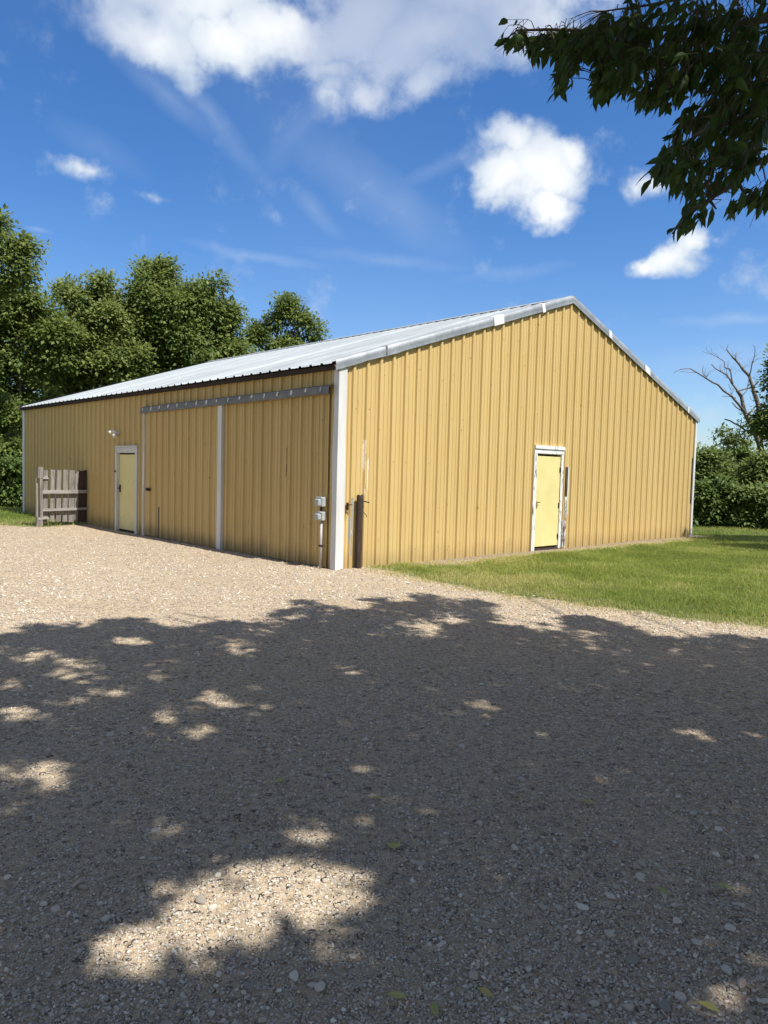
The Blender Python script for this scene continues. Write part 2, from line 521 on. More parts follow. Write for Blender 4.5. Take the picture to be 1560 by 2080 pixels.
def hgt(x, y):
    z = .05*(fbm(x*.35+9, y*.35+4, 3)-.5)*np.clip((np.hypot(x+.757, y-11.6)-.0)/6, 0.1, 1)
    z = z+.022*(fbm(x*2.2, y*2.2, 4)-.5)+.010*(fbm(x*11, y*11, 3)-.5)
    t = np.exp(-((x-(1.9+.10*y))/.22)**2)+np.exp(-((x-(3.4+.12*y))/.22)**2)
    z = z-.022*t*((y < 8.5) & (y > -3))
    return z
xs = np.concatenate([np.arange(-26, -8, .5), np.arange(-8, -4.5, .12), np.arange(-4.5, 4.5, .035), np.arange(4.5, 9, .10), np.arange(9, 17.01, .4)])
ys = np.concatenate([np.arange(-12, 1.4, .5), np.arange(1.4, 9, .035), np.arange(9, 20, .09), np.arange(20, 40.01, .4)])
GX, GY = np.meshgrid(xs, ys)
GZ = hgt(GX, GY)
cx, cy = (GX[:-1, :-1]+GX[1:, 1:])/2, (GY[:-1, :-1]+GY[1:, 1:])/2
wob = .35
wx, wy = cx+wob*(fbm(cx*1.7, cy*1.7)-.5), cy+wob*(fbm(cx*1.7+40, cy*1.7+9)-.5)
is_drive = in_poly(wx, wy, drive_poly)
nx = len(xs)
idx = np.arange(GX.size).reshape(GX.shape)
Q = np.stack([idx[:-1, :-1], idx[:-1, 1:], idx[1:, 1:], idx[1:, :-1]], -1)
Vg = np.stack([GX, GY, GZ], -1).reshape(-1, 3)

def smooth_inside(x, y, s=.18):
    """soft driveway mask: share of jittered points inside"""
    t = 0
    for a in range(8):
        t = t+in_poly(x+s*math.cos(a*.785)+wob*(fbm(x*1.7, y*1.7)-.5), y+s*math.sin(a*.785)+wob*(fbm(x*1.7+40, y*1.7+9)-.5), drive_poly)
    return t/8.0
gmask = 1-smooth_inside(Vg[:, 0], Vg[:, 1])
rel = Vg[:, :2]-C0[:2]
lu, lv = rel@D[:2], rel@E_[:2]
bare = np.clip((lu-1.2)/1.5, 0, 1)*np.clip(1-(-lv)/(.85+1.0*(fbm(lu*1.3, lv*1.3)-.5)), 0, 1)*((lu > .4) & (lu < W+.3) & (lv < .3))
gmask = gmask*(1-np.clip(bare*2.2, 0, 1))

def sub(Vall, quads, name, mat):
    used, inv = np.unique(quads, return_inverse=True)
    o = np_mesh(name, Vall[used], inv.reshape(quads.shape), mat, attrs={'grass': gmask[used], 'bare': bare[used]}, smooth=True)
    return tag(o, kind='structure')
sub(Vg, Q[is_drive], 'gravel_driveway', m_gravel)
sub(Vg, Q[~is_drive], 'lawn', m_lawn)
far = MB().add([(-900, -600, -.05), (900, -600, -.05), (900, 1500, -.05), (-900, 1500, -.05)], [(0, 1, 2, 3)])
m_far = mat_plain('far_meadow', (.06, .09, .022), (.13, .15, .045), .95, .2)
tag(far.build('ground', m_far), kind='structure')

# grass blades on the lawn
def grass_field(n, xr, yr, hmin, hmax, wid):
    x = rng.uniform(*xr, n); y = rng.uniform(*yr, n)
    p, zc = project(np.stack([x, y, np.zeros(n)], 1))
    ok = (zc > .5) & (p[:, 0] > -60) & (p[:, 0] < 1620) & (p[:, 1] < 2100)
    g = 1-smooth_inside(x, y, .42)
    r_ = np.stack([x, y], 1)-C0[:2]
    u, v = r_@D[:2], r_@E_[:2]
    ok &= ~((u > -.1) & (u < W+.1) & (v > -.12) & (v < L+.1))
    wallb = np.clip((-v-.14)/(.75+1.0*(fbm(u*1.3, v*1.3)-.5)), 0, 1)
    wallb = np.maximum(wallb, np.clip((2.6-u)/1.4, 0, 1))
    g = np.where((u > 0) & (u < W+.4) & (v < .1), g*np.maximum(wallb**1.5, .05), g)
    cl = fbm(x*3.1, y*3.1, 4)
    ok &= rng.random(n) < np.maximum(g, .035*(fbm(x*1.3+70, y*1.3, 3) > .56)*(y > 7.2))**1.1*(.10+1.5*cl**1.2)
    x, y, g, cl = x[ok], y[ok], g[ok], cl[ok]
    n = len(x)
    h = rng.uniform(hmin, hmax, n)*(.5+.9*fbm(x*1.1, y*1.1, 3))*(.55+.45*g)
    a = rng.uniform(0, 6.283, n); lean = rng.uniform(.15, .9, n)
    b = rng.uniform(0, 6.283, n)
    w = wid*rng.uniform(.6, 1.3, n)
    base = np.stack([x, y, hgt(x, y)-.004], 1)
    sd = np.stack([np.cos(a), np.sin(a), 0*a], 1)*w[:, None]
    ln = np.stack([np.cos(b), np.sin(b), 0*b], 1)
    mid = base+ln*(h*lean*.35)[:, None]; mid[:, 2] += h*.6
    tip = base+ln*(h*lean)[:, None]; tip[:, 2] += h*(1-.35*lean)
    V = np.stack([base-sd, base+sd, mid+sd*.7, mid-sd*.7, tip], 1).reshape(-1, 3)
    k = (np.arange(n)*5)[:, None, None]
    T = (np.array([[0, 1, 2], [0, 2, 3], [3, 2, 4]])[None]+k).reshape(-1, 3)
    dry = fbm(x*.55+3, y*.55+8, 3)
    patch = fbm(x*1.9+13, y*1.9+28, 3)
    tone = np.clip(.12+.5*rng.random(n)+1.7*(dry-.5)+.9*(patch-.5)+.75*(1-g)**.7+(rng.random(n) < .06)*.5, 0, 1)
    return V, T, np.repeat(tone, 5)
parts = [grass_field(420000, (-.5, 13), (7.5, 21), .05, .105, .0045), grass_field(60000, (7, 17), (17, 30), .05, .11, .007),
         grass_field(50000, (-18, -7.5), (16, 30), .05, .13, .007)]
off = 0; VV, TT, AA = [], [], []
for V, T, a in parts:
    VV.append(V); TT.append(T+off); AA.append(a); off += len(V)
tag(np_mesh('grass', np.concatenate(VV), np.concatenate(TT), m_grass, attrs={'tone': np.concatenate(AA)}), kind='stuff')

# gravel stones
def ico(sub_):
    import bmesh
    bm = bmesh.new(); bmesh.ops.create_icosphere(bm, subdivisions=sub_, radius=1)
    v = np.array([x.co[:] for x in bm.verts]); f = np.array([[q.index for q in p.verts] for p in bm.faces]); bm.free()
    return v, f
def stone_shape(v, seed, amt):
    r = np.random.default_rng(seed)
    d = np.ones(len(v))
    for _ in range(6):
        n = norm(r.normal(size=3)); c = r.uniform(.45, .9)
        pr = v@n
        d = np.minimum(d, np.where(pr > c, c/np.maximum(pr, 1e-3), 1))
    d = d*(1+amt*(r.random(len(v))-.5))
    return v*d[:, None]*np.array([1, r.uniform(.62, .9), r.uniform(.45, .7)])
i3v, i3f = ico(3); i2v, i2f = ico(2); i1v, i1f = ico(2)
t1v, t1f = ico(1)
def rand_rot(n, tilt=.35):
    a = rng.uniform(0, 6.283, n)
    zax = norm(np.stack([rng.normal(0, tilt, n), rng.normal(0, tilt, n), np.ones(n)], 1))
    h = np.stack([np.cos(a), np.sin(a), 0*a], 1)
    x = norm(np.cross(h, zax)); y = np.cross(zax, x)
    return np.stack([x, y, zax], -1)
GV, GT, GA, GH = [], [], [], []
goff = 0
def stones(n, yr, smin, smax, tmpl, pw=2.5, dens=True):
    global goff
    # equal share per screen area falls off with distance: y drawn in 1/y, x across the view
    q = rng.random(n)
    y = yr[0]*(yr[1]/yr[0])**q
    x = rng.uniform(-.56, .56, n)*y+rng.normal(0, .1, n)
    cl = fbm(x*1.1+5, y*1.1+2, 4)
    r_ = np.stack([x, y], 1)-C0[:2]
    ok = smooth_inside(x, y, .15) > rng.random(n)*.9
    ok &= (not dens) | (rng.random(n) < np.clip((cl-.36)*5, .10, 1)*(1-.75*np.clip(np.exp(-((x-(1.9+.10*y))/.26)**2)+np.exp(-((x-(3.4+.12*y))/.26)**2)+.8*np.exp(-((x+.9-.06*y)/.3)**2), 0, 1)*(y < 9)))
    ok &= ~((r_@D[:2] > -.02) & (r_@E_[:2] > -.02))
    x, y = x[ok], y[ok]; n = len(x)
    s = smin+(smax-smin)*rng.random(n)**pw
    vs, fs = tmpl
    which = rng.integers(0, len(vs), n)
    tone = np.clip(rng.normal(.58, .20, n), .30 if smax > .02 else .05, 1); hue = rng.random(n)
    for k in range(len(vs)):
        m_ = which == k
        o = np.stack([x[m_], y[m_], hgt(x[m_], y[m_])+s[m_]*.18], 1)
        V, T = scatter(vs[k], fs, o, rand_rot(m_.sum()), s[m_])
        GV.append(V); GT.append(T+goff); goff += len(V)
        GA.append(np.repeat(tone[m_], len(vs[k]))); GH.append(np.repeat(hue[m_], len(vs[k])))
big_t = ([stone_shape(i3v, 20+k, .03) for k in range(9)], i3f)
tin_t = ([stone_shape(t1v, 60+k, .3) for k in range(7)], t1f)
sml_t = ([stone_shape(i1v, 40+k, .16) for k in range(7)], i1f)
stones(1300, (1.7, 8), .009, .025, big_t, 3.0)
stones(19000, (1.8, 9.5), .0045, .011, sml_t, 1.8)
stones(52000, (1.8, 8), .003, .007, tin_t, 1.2, False)
stones(40000, (1.8, 4.2), .0022, .0045, tin_t, 1.2, False)
stones(34000, (7, 20), .007, .022, tin_t, 1.8)
tag(np_mesh('gravel', np.concatenate(GV), np.concatenate(GT), m_stone, attrs={'tone': np.concatenate(GA), 'hue': np.concatenate(GH)}, smooth=False), kind='stuff')

# the few stones that stand out
def single_stone(px, py, r, seed, tone, hue, label, flat=1.0):
    g = ground(px, py); g[2] = hgt(g[0:1], g[1:2])[0]+r*.22
    v = stone_shape(i3v, seed, .02)*r; v[:, 2] *= flat
    a = seed*1.3
    Rz = np.array([[math.cos(a), -math.sin(a), 0], [math.sin(a), math.cos(a), 0], [0, 0, 1]])
    o = np_mesh('stone', v@Rz.T, i3f, m_stone, attrs={'tone': np.full(len(v), tone), 'hue': np.full(len(v), hue)}, smooth=True, loc=g)
    tag(o, label, 'stone')
single_stone(1182, 1848, .026, 101, .85, .5, 'pale oval stone lying alone on the bare shaded gravel at lower right')
single_stone(1282, 1953, .027, 102, .12, .05, 'blue grey rounded stone in the shade, the bluest of the stones at lower right')
single_stone(1485, 1893, .024, 103, .72, .5, 'smooth round cream stone nearest the right edge of the gravel')
single_stone(1413, 1921, .022, 104, .62, .5, 'light tan round stone just left of and nearer than the round cream stone')
single_stone(1350, 2048, .030, 105, .10, .05, 'dark slate coloured stone at the very front beside the lower right sun fleck')
single_stone(410, 1835, .026, 106, .12, .4, 'dark brownish grey stone in front of the cluster of stones in the big sun patch')
single_stone(432, 1850, .020, 107, .55, .5, 'tan pebble in the middle of the big sun patch on the gravel')
single_stone(648, 2012, .024, 108, .66, .3, 'light grey stone below the big sun patch near the front')
single_stone(505, 2014, .024, 109, .10, .05, 'dark blue grey stone below the big sun patch near the front')
single_stone(596, 1994, .024, 110, .82, .5, 'whitish rounded stone between the two stones below the big sun patch')

# fallen leaves
LT = np.array([(0, 0, 0), (-.20, .32, .05), (.20, .32, .05), (-.19, .62, .07), (.19, .62, .07), (0, .33, 0), (0, .66, .01), (0, 1, .05)], float)
LF = np.array([(0, 5, 1), (1, 5, 6), (1, 6, 3), (3, 6, 7), (0, 2, 5), (2, 6, 5), (2, 4, 6), (4, 7, 6)])
def fallen(px, py, ln, a, tone, label, wid=1.0):
    g = ground(px, py); g[2] = hgt(g[0:1], g[1:2])[0]+.012
    v = LT.copy()*ln; v[:, 0] *= wid; v[:, 1] -= ln*.5; v[:, 2] *= 1.3
    Rz = np.array([[math.cos(a), -math.sin(a), 0], [math.sin(a), math.cos(a), 0], [0, 0, 1]])
    o = np_mesh('fallen_leaf', v@Rz.T, LF, m_fall, attrs={'tone': np.full(8, tone)}, smooth=True, loc=g)
    tag(o, label, 'leaf', 'fallen leaves on the gravel')
fallen(794, 1730, .055, .5, .35, 'yellow green leaf forming the left half of the heart shaped pair', 1.3)
fallen(806, 1729, .055, -.5, .5, 'yellow green leaf forming the right half of the heart shaped pair', 1.3)
fallen(569, 1595, .08, -1.0, .2, 'pale green fallen leaf farthest from the camera on the shaded gravel')
fallen(1195, 1637, .08, 1.4, .3, 'pale green leaf lying flat right of centre beyond the lone oval stone')
fallen(1470, 1807, .075, 1.3, .25, 'green yellow leaf near the right edge, beyond the round cream stone')
fallen(1346, 1822, .065, .6, .1, 'narrow pale leaf tipped up between the oval stone and the right edge leaf')
fallen(804, 2036, .065, 1.5, .55, 'yellow leaf lying flat at the front right below the heart shaped pair')
fallen(985, 2024, .06, .9, .8, 'orange yellow leaf at the front touching a light grey pebble')
fallen(882, 2062, .055, .1, .15, 'narrow whitish green leaf nearest the bottom edge at centre')
fallen(1438, 2053, .07, 1.0, .7, 'yellow brown leaf inside the lower right sun fleck')
fallen(765, 1630, .06, 1.5, .3, 'small green leaf on gravel beyond the heart shaped pair')

# ------------------------------------------------------------------ barn
barn = empty('pole_barn', C0, ANG)
tag(barn, 'yellow ribbed metal barn with pale galvanized gable roof beside the gravel', 'barn')
PIT = W/44

def rib_profile(u0, u1, pitch=PIT, d=.034, phase=0.0, extra=()):
    pts = {}
    k0 = int((u0-phase)/pitch)-1
    for k in range(k0, int((u1-phase)/pitch)+2):
        b = phase+k*pitch
        for du, dp in ((-.045, 0), (-.029, d), (.022, d), (.038, 0)): pts[round(b+du, 5)] = dp
        for fr in (1/3, 2/3):
            c = b+fr*pitch
            for du, dp in ((-.010, 0), (-.006, .0075), (.007, .0075), (.014, 0)): pts[round(c+du, 5)] = dp
    us = sorted(pts); dd = [pts[u] for u in us]
    keep = [u for u in us if u0 < u < u1]
    keep = sorted(set([u0, u1]+keep+[e for e in extra if u0 < e < u1]))
    return [(u, float(np.interp(u, us, dd))) for u in keep]

def sheet(mb, prof, zb, zt, place, rows=8, amp=.0022, seed=0, mi=0):
    n = len(prof)
    vs = []
    for u, d in prof:
        b_, t_ = zb, zt(u)
        for r in range(rows+1):
            z = b_+(t_-b_)*r/rows
            w_ = amp*2*(float(vnoise(np.array([u*1.7+seed]), np.array([z*1.3+seed*2]))[0])-.5)
            vs.append(place(u, d+w_, z))
    fs = []
    for i in range(n-1):
        for r in range(rows):
            a = i*(rows+1)+r
            fs.append((a, a+rows+1, a+rows+2, a+1))
    mb.add(vs, fs, mi)

def roof_z(u):
    return HE+SLOPE*min(u, W-u)

def screws(mb, us, zs, place, mi, top=None):
    for z in zs:
        for u in us:
            if top and z > top(u)-.12: continue
            if random.random() < .30: continue
            uu, zz = u+random.uniform(-.012, .012), z+random.uniform(-.015, .015)
            r = .0085
            ring = [place(uu+r*math.cos(q*1.0472), .004, zz+r*math.sin(q*1.0472)) for q in range(6)]
            top_ = [place(uu+.6*r*math.cos(q*1.0472), .010, zz+.6*r*math.sin(q*1.0472)) for q in range(6)]
            mb.add(ring+top_, [(q, (q+1) % 6, 6+(q+1) % 6, 6+q) for q in range(6)]+[tuple(range(6, 12))], mi)
m_screw = mat_plain('rusty_screw_heads', (.10, .055, .02), (.34, .22, .08), .7, 40)

# gable wall with its door opening
DU0, DU1, DZ = 5.315, 6.235, 2.035
g = MB()
pl = lambda u, d, z: (u, -d, z)
for a, b_, z0 in ((.05, DU0, -.03), (DU0, DU1, DZ), (DU1, W-.02, -.01)):
    sheet(g, rib_profile(a, b_), z0, roof_z, pl, 10, .003, 1)
sus = [k*PIT+PIT*.17 for k in range(44)]
screws(g, [u for u in sus if not DU0-.1 < u < DU1+.1], [.25, .95, 1.75], pl, 1)
screws(g, sus, [2.6, 3.4, 4.2, 5.0], pl, 1, roof_z)
g.build('gable_wall', [m_gable, m_screw], barn)
# the other gable and the far side wall
g = MB(); sheet(g, rib_profile(0, W), -.05, roof_z, lambda u, d, z: (u, L+d, z), 2, 0, 2); g.build('gable_wall', m_gable, barn)
g = MB(); sheet(g, rib_profile(0, L), -.05, lambda u: HE, lambda u, d, z: (W+d, u, z), 2, 0, 3); g.build('side_wall', m_side, barn)
# side wall with its door opening
SV0, SV1, SZ = 7.27, 8.34, 1.96
g = MB()
ps = lambda u, d, z: (-d, u, z)
for a, b_, z0 in ((.02, SV0, -.06), (SV0, SV1, SZ), (SV1, L-.02, -.06)):
    sheet(g, rib_profile(a, b_, phase=.12), z0, lambda u: HE, ps, 8, .003, 5)
screws(g, [.12+k*PIT+PIT*.17 for k in range(24, 52)], [.3, 1.2, 2.1, 3.0], ps, 1)
g.build('side_wall', [m_side, m_screw], barn)
# near-black sheets behind the door gaps: the unlit inside put in as colour
MB().box((DU0-.1, .07, -.05), (DU1+.1, .09, DZ+.1)).build('shade_backing', m_dark_gap, barn)
MB().box((.07, SV0-.1, -.1), (.09, SV1+.1, SZ+.1)).build('shade_backing', m_dark_gap, barn)
# ground line skirt board, dark wood
k = MB()
k.box((.26, .012, -.12), (DU0-.04, .05, .02)).box((DU1+.2, .012, -.16), (W-.05, .05, .02)).box((.012, .26, -.14), (.05, SV0-.04, .0)).box((.012, SV1+.05, -.14), (.05, L-.05, .0))
k.build('skirt_board', m_post, barn)

# roof
OH, OG = .11, .055
def roof_pt(u, v, d):                                      # u across (0..W), v along, d above the slope
    nl = math.hypot(1, SLOPE)
    s = -1 if u <= W/2 else 1
    return (u+s*d*SLOPE/nl, v, HE+.035+SLOPE*min(u, W-u)+d/nl)
rf = MB()
prof = rib_profile(-OG, L+OG, pitch=.2921, d=.026, phase=.03)
for side in (0, 1):
    rows = 14
    us = np.linspace(-OH, W/2, rows+1) if side == 0 else np.linspace(W/2+1e-6, W+OH, rows+1)
    n = len(prof); vs = []
    for v, d in prof:
        for u in us:
            w_ = .006*(float(vnoise(np.array([u*.9+7]), np.array([v*.9+3]))[0])-.5)
            vs.append(roof_pt(u, v, d+w_))
    fs = []
    for i in range(n-1):
        for r in range(rows):
            a = i*(rows+1)+r
            fs.append((a, a+1, a+rows+2, a+rows+1))
    rf.add(vs, fs)
    # underside deck so that the sheets read as a closed roof
    z0 = HE+.02
    if side == 0: rf.add([(-OH, -OG, z0-SLOPE*OH), (W/2, -OG, HR+.02), (W/2, L+OG, HR+.02), (-OH, L+OG, z0-SLOPE*OH)], [(0, 1, 2, 3)], 1)
    else: rf.add([(W+OH, -OG, z0-SLOPE*OH), (W/2, -OG, HR+.02), (W/2, L+OG, HR+.02), (W+OH, L+OG, z0-SLOPE*OH)], [(0, 3, 2, 1)], 1)
roof = rf.build('roof', [m_roof, m_eave], barn)
rc = MB()
for s in (-1, 1):
    a0 = roof_pt(W/2+s*.22, -OG-.01, .034); a1 = roof_pt(W/2+s*.22, L+OG, .034)
    t0, t1 = (W/2, -OG-.01, HR+.035+.05), (W/2, L+OG, HR+.035+.05)
    nseg = 8
    for q in range(nseg):
        f0, f1 = q/nseg, (q+1)/nseg
        lift = .004*(q % 2)
        P = lambda A, B, f: tuple(A[i]+(B[i]-A[i])*f+(lift if i == 2 else 0) for i in range(3))
        rc.add([P(a0, a1, f0), P(t0, t1, f0), P(t0, t1, f1), P(a0, a1, f1)], [(0, 1, 2, 3) if s < 0 else (3, 2, 1, 0)])
rc.build('ridge_cap', m_roof, roof)

# rake trims: bent metal over the roof edge on the gable, with dents, and taped joints
def rake(side, yf, sgn, name_parts=True):
    r_ = MB()
    nseg = 40
    ua, ub = (-OH-.02, W/2) if side == 0 else (W/2, W+OH+.02)
    rows = [(-.064, -.108), (-.060, -.07), (-.064, -.03), (-.062, .052), (.06, .060)]
    vs = []
    for i in range(nseg+1):
        u = ua+(ub-ua)*i/nseg
        zr = HE+.035+SLOPE*(u if side == 0 else W-u)
        near = 1.0 if (side == 0 and .5 < u < 1.3) else .25
        for j, (dy, dz) in enumerate(rows):
            w1 = (float(vnoise(np.array([u*4.1+side*9]), np.array([j*3.3+yf]))[0])-.5)
            dent = .034*near*w1 if j in (0, 1, 2) else .004*w1
            vs.append((u, yf+sgn*(dy-abs(dent)*.5*(j < 3)), zr+dz+(.02*near*w1 if j == 0 else 0)))
    m_ = len(rows)
    fs = [(i*m_+j, (i+1)*m_+j, (i+1)*m_+j+1, i*m_+j+1) for i in range(nseg) for j in range(m_-1)]
    r_.add(vs, fs, 0, True)
    return r_.build('rake_trim', m_rake, barn)
rk0, rk1 = rake(0, 0, 1), rake(1, 0, 1)
rake(0, L, -1); rake(1, L, -1)
def tape(u0, u1, par, skew=.03, mat=m_tape, ztop=.070):
    t = MB()
    def P(u, dy, dz, sk=0):
        zr = HE+.035+SLOPE*min(u, W-u)
        return (u+sk, dy, zr+dz)
    a, b_ = u0, u1
    t.add([P(a, -.0715, -.112, skew), P(b_, -.0715, -.112, skew), P(b_, -.0705, .057), P(a, -.0705, .057), P(b_, .075, ztop-.006), P(a, .075, ztop-.006)], [(0, 1, 2, 3), (3, 2, 4, 5)])
    t.build('tape_patch', mat, par)
tape(3.72, 4.02, rk0); tape(5.26, 5.36, rk0, .06)
tape(7.93, 8.06, rk1); tape(9.70, 9.97, rk1); tape(12.2, 12.27, rk1, 0)
tape(.92, .955, rk0, .02, m_track)
# eave trims
MB().box((-OH+.015, -.03, HE-.090), (-OH+.045, L+.03, HE-.022)).box((-OH+.045, -.03, HE-.090), (-.028, L+.03, HE-.075)).build('eave_trim', m_eave, barn)
MB().box((W+OH-.045, -.03, HE-.105), (W+OH-.015, L+.03, HE-.022)).build('eave_trim', m_eave, barn)
fl = MB().add([(-.125, -.005, 3.245), (-.128, -.058, 3.235), (-.075, -.062, 3.135), (-.045, .0, 3.16), (-.115, -.005, 3.235), (-.118, -.05, 3.225), (-.067, -.055, 3.128), (-.04, .006, 3.15)],
              [(0, 1, 2, 3), (7, 6, 5, 4), (0, 4, 5, 1), (1, 5, 6, 2), (2, 6, 7, 3), (3, 7, 4, 0)])
fl.build('eave_flap', m_pink, barn)
# corner trims (L of bent metal, a little wavy)
def corner(x, y, wx_, wy_, zt, zb, seed):
    c = MB(); n = 14; vs = []
    sx, sy = (1 if wx_ > 0 else -1), (1 if wy_ > 0 else -1)
    px_, py_ = x-sx*.038, y-sy*.038
    for i in range(n+1):
        z = zb+(zt-zb)*i/n
        q = lambda s_: .012*(float(vnoise(np.array([z*1.6+seed]), np.array([s_*3.7+seed]))[0])-.5)
        vs += [(px_+wx_+q(1), py_+q(2)*.4, z), (px_+q(3)*.3, py_+q(4)*.3, z), (px_+q(5)*.5, py_+wy_+q(6)*2.2, z), (px_+sx*.032, py_+wy_+q(6)*2.2, z), (px_+wx_+q(1), py_+sy*.032, z)]
    fs = []
    for i in range(n):
        for a, b_ in ((4, 0), (0, 1), (1, 2), (2, 3)):
            A, B, C_, D_ = i*5+a, i*5+b_, (i+1)*5+b_, (i+1)*5+a
            fs.append((A, B, C_, D_))
    c.add(vs, fs)
    return c.build('corner_trim', m_white, barn)
corner(0, 0, .165, .125, HE-.06, -.05, 1)
corner(W, 0, -.10, .14, HE-.02, .02, 2)
corner(0, L, .14, -.16, HE-.06, -.06, 3)
corner(W, L, -.14, -.16, HE-.06, -.06, 4)
MB().bbox((W-.16, -.10, -.13), (W+.06, .06, .03), .03).build('footing', mat_plain('grey_concrete', (.25, .23, .20), (.4, .37, .33), .9, 12, 0, (1, 1, 1), .4), barn)

# sliding doors on the side wall
SL_B, SL_T = .0, 2.83
def slider(v0, v1, x, trims, hand=None):
    d = MB()
    sheet(d, rib_profile(v0, v1, phase=.05), SL_B+.01, lambda u: SL_T, lambda u, dd, z: (x-dd, u, z), 10, .006, v0)
    o = d.build('sliding_door', m_slider, barn)
    for (a, b_, mt) in trims:
        t = MB(); n = 8
        for i in range(n):
            z0, z1 = SL_B-.02+(SL_T+.01-SL_B)*i/n, SL_B-.02+(SL_T+.01-SL_B)*(i+1)/n
            q = lambda z: .006*math.sin(z*2.3+a)
            t.add([(x+.04, a+q(z0), z0), (x-.032, a+q(z0), z0), (x-.032, b_+q(z0), z0), (x+.04, b_+q(z0), z0), (x+.04, a+q(z1), z1), (x-.032, a+q(z1), z1), (x-.032, b_+q(z1), z1), (x+.04, b_+q(z1), z1)],
                  [(0, 4, 5, 1), (1, 5, 6, 2), (2, 6, 7, 3)])
        t.build('edge_trim', mt, o)
    if hand:
        hv, hz = hand
        MB().bbox((x-.05, hv-.11, hz-.035), (x-.026, hv+.09, hz+.035), .008).box((x-.075, hv-.07, hz-.012), (x-.05, hv+.05, hz+.012)).build('handle', m_black, o)
    return o
slider(3.50, 6.76, -.075, [(6.72, 6.80, m_white_old), (3.385, 3.53, m_white)], (6.50, 1.05))
slider(.19, 3.38, -.040, [])
tr = MB()
# the track cover: a sloped galvanized hood with a downturned lip
V0, V1 = .09, 6.86
n = 34
secs = []
for i in range(n+1):
    v = V0+(V1-V0)*i/n
    q = .010*(float(vnoise(np.array([v*1.9]), np.array([3.3]))[0])-.5)
    dz = (.0-.0)*0
    zt = 2.955-.045*(v-V0)/(V1-V0)
    secs.append([(-.026, v, zt+q), (-.135, v, zt-.035+q), (-.150, v, zt-.15+q), (-.120, v, zt-.165+q), (-.115, v, zt-.05+q)])
vs = [p for s_ in secs for p in s_]
fs = [(i*5+j, (i+1)*5+j, (i+1)*5+j+1, i*5+j+1) for i in range(n) for j in range(4)]
tr.add(vs, fs)
track = tr.build('door_track', m_track, barn)
nb = 17
for i in range(nb):
    v = V0+.2+(V1-V0-.35)*i/(nb-1)
    zt = 2.955-.045*(v-V0)/(V1-V0)
    b_ = MB(); w_ = .018+random.uniform(-.004, .006); h0 = random.uniform(.0, .03)
    b_.add([(-.1400, v-w_, zt-.040), (-.1400, v+w_, zt-.040), (-.1535, v+w_, zt-.125+h0), (-.1535, v-w_, zt-.125+h0), (-.146, v-w_, zt-.040), (-.146, v+w_, zt-.040), (-.159, v+w_, zt-.125+h0), (-.159, v-w_, zt-.125+h0)],
           [(0, 1, 2, 3), (7, 6, 5, 4), (0, 4, 5, 1), (1, 5, 6, 2), (2, 6, 7, 3), (3, 7, 4, 0)])
    b_.build('bracket', m_track_hi, track)
MB().bbox((W+.03, .35, 2.98), (W+.26, 3.2, 3.10), .02).build('door_track', m_track, barn)

# gable walk door
def door_gable():
    x0, x1 = DU0+.03, DU1-.012
    d = MB().bbox((x0, -.030, .085), (x1, .012, 2.0), .004)
    o = d.build('door', m_leafdoor, barn)
    # frame boards, peeling; each its own sub-part
    MB().box((DU0-.085, -.055, .0), (DU0+.022, .03, 2.05), 0, .004).build('door_frame', m_peel, o)
    MB().box((DU1-.008, -.055, .02), (DU1+.075, .03, 2.045), 0, .004).build('door_frame', m_peel, o)
    MB().box((DU0-.085, -.058, 2.053), (DU1+.085, .03, 2.150), 0, .004).box((DU0-.075, -.072, 2.153), (DU1+.095, .03, 2.225), 0, .006).build('door_head', m_peel, o)
    MB().box((x0-.02, -.02, .0), (x1+.03, .06, .05)).build('threshold', m_post, o)
    h = MB().tube([(x0+.06, -.03, 1.02), (x0+.06, -.07, 1.02)], .009, 8).tube([(x0+.06, -.07, 1.02), (x0+.12, -.072, 1.03)], .007, 8).bbox((x0+.045, -.036, .90), (x0+.07, -.030, 1.05), .003)
    h.build('handle', m_black, o)
    for z in (1.72, .95, .28):
        MB().box((x1-.03, -.036, z-.055), (x1+.006, -.031, z+.055)).tube([(x1+.002, -.040, z-.055), (x1+.002, -.040, z+.055)], .008, 6).build('hinge', m_black, o)
door_gable()
tb = MB()
tb.box((DU1+.115, -.050, .03), (DU1+.175, -.024, .62), 0, .004).box((DU1+.20, -.055, .02), (DU1+.262, -.024, 1.14), 0, .004).box((DU1+.19, -.052, 1.15), (DU1+.245, -.024, 1.79), 1, .004)
tb.box((DU1+.255, -.060, .75), (DU1+.30, -.026, 1.79), 2, .003)
tb.build('trim_board', [m_peel2, m_post, m_white_old], barn)
# hasp on the corner end of the gable
hs = MB().bbox((.175, -.045, .955), (.215, -.026, 1.075), .004).tube([(.195, -.04, 1.04), (.205, -.085, 1.04), (.245, -.09, 1.045)], .009, 6)
hs.tube([(.19, -.05, .97), (.172, -.055, .91), (.19, -.055, .87), (.208, -.055, .91), (.192, -.05, .97)], .004, 5)
hs.build('hasp', m_black, barn)

